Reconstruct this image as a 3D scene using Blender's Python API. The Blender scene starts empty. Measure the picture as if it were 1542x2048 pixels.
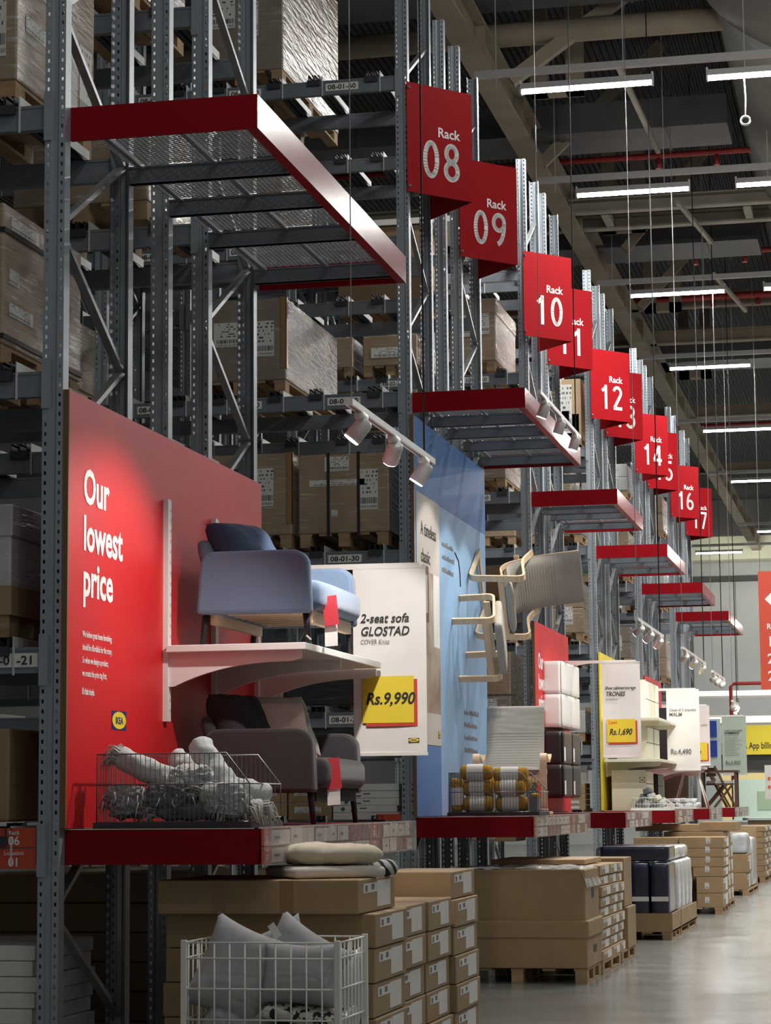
import bpy, math, random
from mathutils import Vector, Matrix, noise
SC = bpy.context.scene
COL = SC.collection
PI = math.pi

# ---------------------------------------------------------------- camera
cam_d = bpy.data.cameras.new('camera')
CAM = bpy.data.objects.new('camera', cam_d)
COL.objects.link(CAM)
YAW, PITCH, ROLL = math.radians(12.290325), math.radians(7.13812), math.radians(-0.489708)
_r = Vector((math.cos(YAW), math.sin(YAW), 0))
_fw = Vector((-math.sin(YAW), math.cos(YAW), 0))
_z = Vector((0, 0, 1))
FWD = math.cos(PITCH)*_fw + math.sin(PITCH)*_z
_u = math.cos(PITCH)*_z - math.sin(PITCH)*_fw
RGT = math.cos(ROLL)*_r + math.sin(ROLL)*_u
UPV = math.cos(ROLL)*_u - math.sin(ROLL)*_r
m = Matrix((RGT, UPV, -FWD)).transposed().to_4x4()
m.translation = Vector((4.07187, -11.12491, 1.5))
CAM.matrix_world = m
cam_d.sensor_fit = 'HORIZONTAL'
cam_d.sensor_width = 36.0
cam_d.lens = 4673.07/1542*36
cam_d.clip_start = 0.1
cam_d.clip_end = 300
SC.camera = CAM

# ---------------------------------------------------------------- exposure, world, hall lights
SC.view_settings.view_transform = 'Standard'
SC.view_settings.look = 'None'
SC.view_settings.exposure = 0.20
SC.view_settings.gamma = 1.0
SC.view_settings.use_curve_mapping = False
W = bpy.data.worlds.new('world')
SC.world = W
W.use_nodes = True
W.node_tree.nodes['Background'].inputs[0].default_value = (0.97, 1.0, 0.97, 1)
W.node_tree.nodes['Background'].inputs[1].default_value = 0.14

TUBE_Z = 9.80
TUBE_ROWS = [15.2, 20.05, 26.65, 33.35, 41.2, 49.8, 61.5]
TUBE_POWER = 130.0
SPOT_POWER = 85.0

def area_light(name, loc, sx, sy, power, colr=(1, 0.99, 0.94), rot=(0, 0, 0)):
    d = bpy.data.lights.new(name, 'AREA')
    d.shape = 'RECTANGLE'; d.size = sx; d.size_y = sy
    d.energy = power; d.color = colr
    o = bpy.data.objects.new(name, d)
    o.location = loc; o.rotation_euler = rot
    COL.objects.link(o)
    return o

def bare_tube(loc, power):
    # a bare batten lamp shines all round
    d = bpy.data.lights.new('tube_light', 'POINT'); d.energy = power; d.color = (1, 0.99, 0.95); d.shadow_soft_size = 0.3
    o = bpy.data.objects.new('tube_light', d); o.location = loc; COL.objects.link(o)
for yy in TUBE_ROWS:
    for xx in (0.78, 2.95, 5.12, 7.29):
        area_light('tube_light', (xx, yy, TUBE_Z - 0.06), 1.5, 0.12, TUBE_POWER)
# the same lamp rows carry on over the aisle beside and behind the camera
for yy in (-9.0, -3.0, 3.0, 9.0):
    for xx in (2.95, 6.2): bare_tube((xx, yy, TUBE_Z - 0.06), 120 if yy > -5 else 80)

# ---------------------------------------------------------------- materials
MATS = {}
def new_mat(name):
    mt = bpy.data.materials.new(name); mt.use_nodes = True
    MATS[name] = mt
    nt = mt.node_tree
    return mt, nt, nt.nodes['Principled BSDF'], nt.nodes.new, nt.links.new

def mat(name, c, rough=0.5, metal=0.0, var=0.0, vscale=6.0, bump=0.0, bscale=40.0, coat=0.0, coat_rough=0.1,
        emit=0.0, spec=0.5, stretch=(1, 1, 1), sheen=0.0):
    mt, nt, b, N, L = new_mat(name)
    c4 = (c[0], c[1], c[2], 1)
    b.inputs['Base Color'].default_value = c4
    b.inputs['Roughness'].default_value = rough
    b.inputs['Metallic'].default_value = metal
    b.inputs['Specular IOR Level'].default_value = spec
    if coat: b.inputs['Coat Weight'].default_value = coat; b.inputs['Coat Roughness'].default_value = coat_rough
    if sheen: b.inputs['Sheen Weight'].default_value = sheen
    if emit:
        b.inputs['Emission Color'].default_value = c4
        b.inputs['Emission Strength'].default_value = emit
    if var or bump:
        tc = N('ShaderNodeTexCoord'); mp = N('ShaderNodeMapping'); mp.inputs['Scale'].default_value = stretch
        L(tc.outputs['Object'], mp.inputs['Vector'])
    if var:
        nz = N('ShaderNodeTexNoise'); nz.inputs['Scale'].default_value = vscale; nz.inputs['Detail'].default_value = 6
        L(mp.outputs[0], nz.inputs['Vector'])
        rp = N('ShaderNodeValToRGB')
        rp.color_ramp.elements[0].position = 0.3; rp.color_ramp.elements[1].position = 0.7
        rp.color_ramp.elements[0].color = (c[0]*(1-var), c[1]*(1-var), c[2]*(1-var), 1)
        rp.color_ramp.elements[1].color = (min(1, c[0]*(1+var)), min(1, c[1]*(1+var)), min(1, c[2]*(1+var)), 1)
        L(nz.outputs['Fac'], rp.inputs['Fac']); L(rp.outputs[0], b.inputs['Base Color'])
    if bump:
        n2 = N('ShaderNodeTexNoise'); n2.inputs['Scale'].default_value = bscale; n2.inputs['Detail'].default_value = 4
        L(mp.outputs[0], n2.inputs['Vector'])
        bp = N('ShaderNodeBump'); bp.inputs['Strength'].default_value = bump; bp.inputs['Distance'].default_value = 0.01
        L(n2.outputs['Fac'], bp.inputs['Height']); L(bp.outputs[0], b.inputs['Normal'])
    return mt

mat('steel', (0.33, 0.37, 0.41), 0.42, 0.35, 0.12, 3.0)
mat('beam_paint', (0.20, 0.225, 0.26), 0.45, 0.2, 0.12, 3.0)
mat('bar_dark', (0.045, 0.05, 0.058), 0.5, 0.3)
mat('galv', (0.34, 0.35, 0.36), 0.4, 0.6, 0.15, 8)
mat('clip_white', (0.62, 0.63, 0.62), 0.5)
mat('black', (0.012, 0.012, 0.014), 0.5)
mat('black_gloss', (0.012, 0.012, 0.016), 0.18, 0, coat=0.6)
mat('red_board', (0.24, 0.006, 0.012), 0.5, 0, 0.04, 2, spec=0.1)
mat('red_fascia', (0.30, 0.008, 0.014), 0.20, 0, 0.05, 2, spec=0.05)
mat('red_panel', (0.62, 0.010, 0.014), 0.5, 0, 0.03, 2)
mat('red_sign', (0.34, 0.007, 0.012), 0.5, spec=0.08)
mat('red_tag', (0.60, 0.07, 0.035), 0.5)
mat('red_ticket', (0.75, 0.06, 0.08), 0.5)
mat('red_pipe', (0.30, 0.02, 0.015), 0.5)
mat('white_letter', (0.86, 0.85, 0.83), 0.5)
mat('white_paint', (0.80, 0.78, 0.75), 0.4)
mat('white_plastic', (0.82, 0.80, 0.76), 0.35)
mat('paper', (0.84, 0.82, 0.78), 0.6, 0, 0.03, 5)
mat('paper_green', (0.50, 0.60, 0.50), 0.6)
mat('ink', (0.02, 0.02, 0.02), 0.6)
mat('ink_grey', (0.18, 0.17, 0.17), 0.6)
mat('yellow', (0.86, 0.66, 0.04), 0.55)
mat('yellow_panel', (0.78, 0.62, 0.05), 0.5)
mat('orange', (0.85, 0.12, 0.03), 0.55)
mat('price_red', (0.62, 0.06, 0.03), 0.55)
mat('logo_blue', (0.01, 0.03, 0.16), 0.5)
mat('logo_yellow', (0.88, 0.66, 0.03), 0.5)
mat('blue_dark', (0.075, 0.20, 0.48), 0.5, 0, 0.05, 1.5)
mat('blue_light', (0.27, 0.46, 0.70), 0.5, 0, 0.05, 1.5)
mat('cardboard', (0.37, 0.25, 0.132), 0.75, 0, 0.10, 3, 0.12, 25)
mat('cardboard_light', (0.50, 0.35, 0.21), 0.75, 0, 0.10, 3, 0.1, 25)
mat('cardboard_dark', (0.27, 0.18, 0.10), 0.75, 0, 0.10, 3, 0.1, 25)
mat('tape', (0.30, 0.17, 0.07), 0.25)
mat('wood_pallet', (0.38, 0.255, 0.14), 0.8, 0, 0.2, 5, 0.1, 30, stretch=(1, 6, 6))
mat('birch', (0.80, 0.60, 0.39), 0.4, 0, 0.10, 4, stretch=(1, 8, 8))
mat('brown_wood', (0.10, 0.05, 0.025), 0.4, 0, 0.2, 6)
mat('panel_edge', (0.20, 0.11, 0.05), 0.7)
mat('sofa_blue', (0.125, 0.175, 0.265), 0.9, 0, 0.10, 120, 0.25, 260, sheen=0.2)
mat('sofa_blue_dark', (0.03, 0.05, 0.10), 0.9, 0, 0.10, 120, 0.25, 260)
mat('sofa_grey', (0.036, 0.030, 0.033), 0.9, 0, 0.12, 120, 0.25, 260, sheen=0.2)
mat('cushion_black', (0.022, 0.018, 0.02), 0.9, 0, 0.1, 60, 0.3, 60)
mat('cushion_pink', (0.72, 0.53, 0.48), 0.9, 0, 0.05, 40, 0.15, 200)
mat('cushion_beige', (0.46, 0.42, 0.37), 0.9, 0, 0.05, 40, 0.15, 200)
mat('cushion_grey', (0.40, 0.405, 0.415), 0.9, 0, 0.05, 30, 0.15, 200)
mat('cushion_white', (0.70, 0.66, 0.60), 0.9, 0, 0.05, 30, 0.15, 200)
mat('throw_grey', (0.52, 0.54, 0.53), 0.95, 0, 0.12, 60, 0.4, 120)
mat('throw_dark', (0.16, 0.17, 0.18), 0.95, 0, 0.12, 60, 0.4, 120)
mat('throw_mid', (0.30, 0.31, 0.31), 0.95, 0, 0.15, 60, 0.4, 120)
mat('fringe', (0.55, 0.54, 0.50), 0.95)
mat('throw_mustard', (0.50, 0.26, 0.03), 0.95, 0, 0.25, 40, 0.4, 90)
mat('fabric_grey', (0.42, 0.40, 0.36), 0.95, 0, 0.06, 90, 0.2, 260)
mat('fabric_cream', (0.62, 0.56, 0.44), 0.95, 0, 0.06, 30, 0.3, 30)
mat('cream_cabinet', (0.80, 0.77, 0.62), 0.35)
mat('pink_side', (0.80, 0.74, 0.70), 0.35)
mat('cabinet_black', (0.025, 0.02, 0.024), 0.35)
mat('film_white', (0.62, 0.64, 0.66), 0.25, 0, 0.12, 9, 0.5, 12, coat=0.5)
mat('film_navy', (0.018, 0.022, 0.05), 0.3, 0, 0.3, 5, 0.3, 8, coat=0.4)
mat('ceiling_deck', (0.055, 0.055, 0.058), 0.8, 0, 0.3, 2)
mat('girder', (0.25, 0.21, 0.15), 0.8, 0, 0.15, 2, 0.1, 20)
mat('purlin', (0.30, 0.28, 0.22), 0.7, 0, 0.15, 2)
mat('trunking', (0.42, 0.42, 0.41), 0.45, 0.3)
mat('duct_dark', (0.085, 0.085, 0.088), 0.6, 0.1, 0.15, 2)
mat('duct_round', (0.20, 0.20, 0.18), 0.55, 0.1, 0.12, 1.2)
mat('duct_cream', (0.66, 0.67, 0.52), 0.6)
mat('wall_paint', (0.62, 0.64, 0.63), 0.8, 0, 0.04, 1)
mat('wall_dark', (0.10, 0.10, 0.10), 0.9)
mat('wall_cream', (0.72, 0.58, 0.27), 0.7)
mat('mint', (0.50, 0.62, 0.52), 0.6)
mat('counter', (0.52, 0.58, 0.58), 0.5)
mat('sign_blue', (0.01, 0.05, 0.32), 0.5)
mat('sage', (0.30, 0.40, 0.27), 0.5)
mat('screen_blue', (0.30, 0.48, 0.9), 0.4, emit=0.7)
mat('tube_glow', (1, 0.97, 0.94), 0.5, emit=34)
mat('lamp_glow', (1, 0.93, 0.96), 0.5, emit=22)
mat('wire_steel', (0.5, 0.5, 0.48), 0.35, 0.7)
mat('wire_grey', (0.22, 0.23, 0.24), 0.35, 0.6)
mat('wire_white', (0.86, 0.86, 0.80), 0.4)
mat('cable', (0.02, 0.02, 0.02), 0.5)
mat('vinyl_red', (0.5, 0.03, 0.05), 0.5)
mat('green', (0.03, 0.20, 0.10), 0.5)

def clear_mat(name, tint, gloss, rough, milk=0.0):
    mt, nt, b, N, L = new_mat(name)
    nt.nodes.remove(b)
    out = nt.nodes['Material Output']
    t = N('ShaderNodeBsdfTransparent'); t.inputs[0].default_value = (*tint, 1)
    g = N('ShaderNodeBsdfGlossy'); g.inputs['Roughness'].default_value = rough
    tc = N('ShaderNodeTexCoord'); nz = N('ShaderNodeTexNoise'); nz.inputs['Scale'].default_value = 14
    L(tc.outputs['Object'], nz.inputs['Vector'])
    bp = N('ShaderNodeBump'); bp.inputs['Strength'].default_value = 0.5; bp.inputs['Distance'].default_value = 0.02
    L(nz.outputs['Fac'], bp.inputs['Height']); L(bp.outputs[0], g.inputs['Normal'])
    mx = N('ShaderNodeMixShader'); mx.inputs[0].default_value = gloss
    L(t.outputs[0], mx.inputs[1]); L(g.outputs[0], mx.inputs[2])
    df = N('ShaderNodeBsdfDiffuse'); df.inputs[0].default_value = (0.75, 0.74, 0.73, 1)
    m2 = N('ShaderNodeMixShader'); n2 = N('ShaderNodeTexNoise'); n2.inputs['Scale'].default_value = 7; n2.inputs['Detail'].default_value = 5
    L(tc.outputs['Object'], n2.inputs['Vector'])
    mr = N('ShaderNodeMapRange'); mr.inputs[1].default_value = 0.4; mr.inputs[2].default_value = 0.65; mr.inputs[3].default_value = milk*0.4; mr.inputs[4].default_value = milk
    L(n2.outputs['Fac'], mr.inputs[0]); L(mr.outputs[0], m2.inputs[0])
    L(mx.outputs[0], m2.inputs[1]); L(df.outputs[0], m2.inputs[2]); L(m2.outputs[0], out.inputs['Surface'])
clear_mat('clear_plastic', (0.96, 0.93, 0.93), 0.15, 0.10, 0.16)
clear_mat('stretch_film', (0.93, 0.93, 0.95), 0.25, 0.15, 0.55)

def wrapped(name, c, streak, tilt=0.6, amt=0.8, crease_glint=0.75):
    # cardboard under a tight, wrinkled plastic film: a rough base with a clear, streaky coat
    mt, nt, b, N, L = new_mat(name)
    tc = N('ShaderNodeTexCoord'); mp = N('ShaderNodeMapping')
    mp.inputs['Rotation'].default_value = (tilt, 0, 0) if tilt else (0, 0, 0)
    mp.inputs['Scale'].default_value = streak
    L(tc.outputs['Object'], mp.inputs['Vector'])
    nz = N('ShaderNodeTexNoise'); nz.inputs['Scale'].default_value = 3.5; nz.inputs['Detail'].default_value = 5
    L(mp.outputs[0], nz.inputs['Vector'])
    bp = N('ShaderNodeBump'); bp.inputs['Strength'].default_value = amt; bp.inputs['Distance'].default_value = 0.03
    L(nz.outputs['Fac'], bp.inputs['Height']); L(bp.outputs[0], b.inputs['Coat Normal'])
    n2 = N('ShaderNodeTexNoise'); n2.inputs['Scale'].default_value = 2.2; n2.inputs['Detail'].default_value = 5
    L(tc.outputs['Object'], n2.inputs['Vector'])
    rp = N('ShaderNodeValToRGB')
    rp.color_ramp.elements[0].position = 0.3; rp.color_ramp.elements[1].position = 0.72
    rp.color_ramp.elements[0].color = (c[0]*0.8, c[1]*0.8, c[2]*0.8, 1)
    rp.color_ramp.elements[1].color = (c[0]*1.15, c[1]*1.17, c[2]*1.2, 1)
    L(n2.outputs['Fac'], rp.inputs[0])
    # bright reflections along the film creases, painted into the base colour as pale streaks
    m3 = N('ShaderNodeMapping'); m3.inputs['Rotation'].default_value = (tilt*1.1, 0, 0); m3.inputs['Scale'].default_value = (streak[0]*1.6, streak[1]*1.4, streak[2]*1.9)
    L(tc.outputs['Object'], m3.inputs['Vector'])
    n3 = N('ShaderNodeTexNoise'); n3.inputs['Scale'].default_value = 2.6; n3.inputs['Detail'].default_value = 4; L(m3.outputs[0], n3.inputs['Vector'])
    n4 = N('ShaderNodeTexNoise'); n4.inputs['Scale'].default_value = 1.6; L(tc.outputs['Object'], n4.inputs['Vector'])
    r3 = N('ShaderNodeMapRange'); r3.inputs[1].default_value = 0.58; r3.inputs[2].default_value = 0.72; L(n3.outputs['Fac'], r3.inputs[0])
    r4 = N('ShaderNodeMapRange'); r4.inputs[1].default_value = 0.35; r4.inputs[2].default_value = 0.65; r4.inputs[4].default_value = crease_glint; L(n4.outputs['Fac'], r4.inputs[0])
    mu = N('ShaderNodeMath'); mu.operation = 'MULTIPLY'; L(r3.outputs[0], mu.inputs[0]); L(r4.outputs[0], mu.inputs[1])
    mx = N('ShaderNodeMixRGB'); mx.inputs[2].default_value = (0.78, 0.77, 0.74, 1)
    L(mu.outputs[0], mx.inputs[0]); L(rp.outputs[0], mx.inputs[1]); L(mx.outputs[0], b.inputs['Base Color'])
    b.inputs['Roughness'].default_value = 0.7
    b.inputs['Coat Weight'].default_value = 1.0
    b.inputs['Coat Roughness'].default_value = 0.09
    b.inputs['Coat IOR'].default_value = 1.6
wrapped('wrap_brown', (0.34, 0.25, 0.165), (1, 1.2, 9), 0.5)
wrapped('wrap_flat', (0.36, 0.255, 0.155), (1.0, 1.0, 12), 0.0, 0.6)
wrapped('wrap_silver', (0.25, 0.205, 0.16), (1.0, 1.0, 6.5), 0.75, 1.0, 0.35)
wrapped('wrap_white', (0.50, 0.51, 0.50), (1, 1.2, 8), 0.5)
wrapped('wrap_black', (0.012, 0.013, 0.015), (1, 1.2, 8), 0.5, 0.8, 0.1)

def upright_mat():
    # galvanised post with two rows of punched slots, 50 mm apart (open slots: one sees through)
    mt, nt, b, N, L = new_mat('upright_steel')
    b.inputs['Base Color'].default_value = (0.22, 0.245, 0.27, 1)
    b.inputs['Metallic'].default_value = 0.3; b.inputs['Roughness'].default_value = 0.42
    tc = N('ShaderNodeTexCoord'); sp = N('ShaderNodeSeparateXYZ'); L(tc.outputs['Object'], sp.inputs[0])
    def mth(op, a, bb=None):
        n = N('ShaderNodeMath'); n.operation = op
        for i, q in enumerate((a, bb)):
            if q is None: continue
            if isinstance(q, (int, float)): n.inputs[i].default_value = q
            else: L(q, n.inputs[i])
        return n.outputs[0]
    ax = mth('ABSOLUTE', sp.outputs[0])
    dx = mth('ABSOLUTE', mth('SUBTRACT', ax, 0.0375))
    okx = mth('LESS_THAN', dx, 0.0058)
    fz = mth('FRACT', mth('MULTIPLY', sp.outputs[2], 20.0))
    okz = mth('LESS_THAN', mth('ABSOLUTE', mth('SUBTRACT', fz, 0.5)), 0.2)
    hole = mth('MULTIPLY', okx, okz)
    nz = N('ShaderNodeTexNoise'); nz.inputs['Scale'].default_value = 3; nz.inputs['Detail'].default_value = 5
    L(tc.outputs['Object'], nz.inputs['Vector'])
    rp = N('ShaderNodeValToRGB')
    rp.color_ramp.elements[0].color = (0.29, 0.33, 0.37, 1); rp.color_ramp.elements[1].color = (0.38, 0.42, 0.46, 1)
    L(nz.outputs['Fac'], rp.inputs[0]); L(rp.outputs[0], b.inputs['Base Color'])
    L(mth('SUBTRACT', 1.0, hole), b.inputs['Alpha'])
upright_mat()

def label_mat():
    # shipping label: white paper printed with broken text lines and a bar code near the foot
    mt, nt, b, N, L = new_mat('label_print')
    tc = N('ShaderNodeTexCoord'); sp = N('ShaderNodeSeparateXYZ'); L(tc.outputs['Generated'], sp.inputs[0])
    def mth(op, a, bb=None):
        n = N('ShaderNodeMath'); n.operation = op
        for i, q in enumerate((a, bb)):
            if q is None: continue
            if isinstance(q, (int, float)): n.inputs[i].default_value = q
            else: L(q, n.inputs[i])
        return n.outputs[0]
    h = mth('ADD', mth('MULTIPLY', sp.outputs[0], 1.0), mth('MULTIPLY', sp.outputs[1], 1.003)); z = sp.outputs[2]
    row = mth('FLOOR', mth('MULTIPLY', z, 10.0)); fr = mth('FRACT', mth('MULTIPLY', z, 10.0))
    cb = N('ShaderNodeCombineXYZ'); L(mth('MULTIPLY', h, 11.0), cb.inputs[0]); L(mth('MULTIPLY', row, 3.7), cb.inputs[1])
    nz_ = N('ShaderNodeTexNoise'); nz_.inputs['Scale'].default_value = 1.0; L(cb.outputs[0], nz_.inputs['Vector'])
    line = mth('MULTIPLY', mth('LESS_THAN', fr, 0.5), mth('GREATER_THAN', nz_.outputs['Fac'], 0.54))
    line = mth('MULTIPLY', line, mth('GREATER_THAN', z, 0.36))
    c2 = N('ShaderNodeCombineXYZ'); L(mth('MULTIPLY', h, 40.0), c2.inputs[0])
    n2 = N('ShaderNodeTexNoise'); n2.inputs['Scale'].default_value = 1.0; L(c2.outputs[0], n2.inputs['Vector'])
    bar = mth('MULTIPLY', mth('GREATER_THAN', n2.outputs['Fac'], 0.48), mth('LESS_THAN', mth('ABSOLUTE', mth('SUBTRACT', z, 0.22)), 0.075))
    bar2 = mth('MULTIPLY', mth('GREATER_THAN', n2.outputs['Fac'], 0.5), mth('LESS_THAN', mth('ABSOLUTE', mth('SUBTRACT', z, 0.07)), 0.03))
    ink = mth('MAXIMUM', line, mth('MAXIMUM', bar, bar2))
    inx = mth('MULTIPLY', ink, mth('MULTIPLY', mth('GREATER_THAN', h, 0.08), mth('LESS_THAN', h, 1.9)))
    mx = N('ShaderNodeMixRGB'); mx.inputs[1].default_value = (0.70, 0.70, 0.67, 1); mx.inputs[2].default_value = (0.10, 0.10, 0.10, 1)
    L(inx, mx.inputs[0]); L(mx.outputs[0], b.inputs['Base Color'])
    b.inputs['Roughness'].default_value = 0.5
label_mat()

def floor_mat():
    mt, nt, b, N, L = new_mat('polished_concrete')
    tc = N('ShaderNodeTexCoord')
    nz = N('ShaderNodeTexNoise'); nz.inputs['Scale'].default_value = 0.6; nz.inputs['Detail'].default_value = 8
    L(tc.outputs['Object'], nz.inputs['Vector'])
    rp = N('ShaderNodeValToRGB')
    rp.color_ramp.elements[0].position = 0.3; rp.color_ramp.elements[1].position = 0.75
    rp.color_ramp.elements[0].color = (0.21, 0.21, 0.20, 1); rp.color_ramp.elements[1].color = (0.285, 0.285, 0.27, 1)
    L(nz.outputs['Fac'], rp.inputs[0]); L(rp.outputs[0], b.inputs['Base Color'])
    n2 = N('ShaderNodeTexNoise'); n2.inputs['Scale'].default_value = 2.5; n2.inputs['Detail'].default_value = 6
    L(tc.outputs['Object'], n2.inputs['Vector'])
    mr = N('ShaderNodeMapRange'); mr.inputs[3].default_value = 0.13; mr.inputs[4].default_value = 0.27
    L(n2.outputs['Fac'], mr.inputs[0]); L(mr.outputs[0], b.inputs['Roughness'])
    b.inputs['Specular IOR Level'].default_value = 0.6
    bp = N('ShaderNodeBump'); bp.inputs['Strength'].default_value = 0.03; bp.inputs['Distance'].default_value = 0.02
    L(n2.outputs['Fac'], bp.inputs['Height']); L(bp.outputs[0], b.inputs['Normal'])
floor_mat()

def deck_mat():
    mt, nt, b, N, L = new_mat('corrugated_deck')
    tc = N('ShaderNodeTexCoord'); wv = N('ShaderNodeTexWave'); wv.inputs['Scale'].default_value = 3.2
    wv.bands_direction = 'X'
    L(tc.outputs['Object'], wv.inputs['Vector'])
    bp = N('ShaderNodeBump'); bp.inputs['Strength'].default_value = 1; bp.inputs['Distance'].default_value = 0.05
    L(wv.outputs['Fac'], bp.inputs['Height']); L(bp.outputs[0], b.inputs['Normal'])
    b.inputs['Base Color'].default_value = (0.045, 0.045, 0.048, 1); b.inputs['Roughness'].default_value = 0.7
deck_mat()

def spotted():
    mt, nt, b, N, L = new_mat('spotted_fabric')
    tc = N('ShaderNodeTexCoord'); vo = N('ShaderNodeTexNoise'); vo.inputs['Scale'].default_value = 28
    L(tc.outputs['Object'], vo.inputs['Vector'])
    rp = N('ShaderNodeValToRGB'); rp.color_ramp.interpolation = 'CONSTANT'
    rp.color_ramp.elements[0].color = (0.03, 0.03, 0.03, 1); rp.color_ramp.elements[1].position = 0.45
    rp.color_ramp.elements[1].color = (0.66, 0.63, 0.56, 1)
    L(vo.outputs['Fac'], rp.inputs[0]); L(rp.outputs[0], b.inputs['Base Color']); b.inputs['Roughness'].default_value = 0.9
spotted()
def striped():
    mt, nt, b, N, L = new_mat('striped_fabric')
    tc = N('ShaderNodeTexCoord'); wv = N('ShaderNodeTexWave'); wv.inputs['Scale'].default_value = 9
    wv.inputs['Distortion'].default_value = 4; wv.inputs['Detail'].default_value = 2; wv.bands_direction = 'DIAGONAL'
    L(tc.outputs['Object'], wv.inputs['Vector'])
    rp = N('ShaderNodeValToRGB'); rp.color_ramp.interpolation = 'CONSTANT'
    rp.color_ramp.elements[0].color = (0.03, 0.035, 0.045, 1); rp.color_ramp.elements[1].position = 0.42
    rp.color_ramp.elements[1].color = (0.58, 0.58, 0.55, 1)
    L(wv.outputs['Fac'], rp.inputs[0]); L(rp.outputs[0], b.inputs['Base Color']); b.inputs['Roughness'].default_value = 0.9
striped()
def photo_print():
    # printed room photograph on the blue wall panel, reduced to soft brown and cream patches
    mt, nt, b, N, L = new_mat('poster_print')
    tc = N('ShaderNodeTexCoord'); nz = N('ShaderNodeTexNoise'); nz.inputs['Scale'].default_value = 2.2; nz.inputs['Detail'].default_value = 5
    L(tc.outputs['Object'], nz.inputs['Vector'])
    rp = N('ShaderNodeValToRGB')
    rp.color_ramp.elements[0].position = 0.35; rp.color_ramp.elements[0].color = (0.26, 0.17, 0.12, 1)
    rp.color_ramp.elements[1].position = 0.65; rp.color_ramp.elements[1].color = (0.56, 0.47, 0.39, 1)
    L(nz.outputs['Fac'], rp.inputs[0]); L(rp.outputs[0], b.inputs['Base Color']); b.inputs['Roughness'].default_value = 0.5
photo_print()
mat('poster_pale', (0.62, 0.56, 0.50), 0.5)

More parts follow.
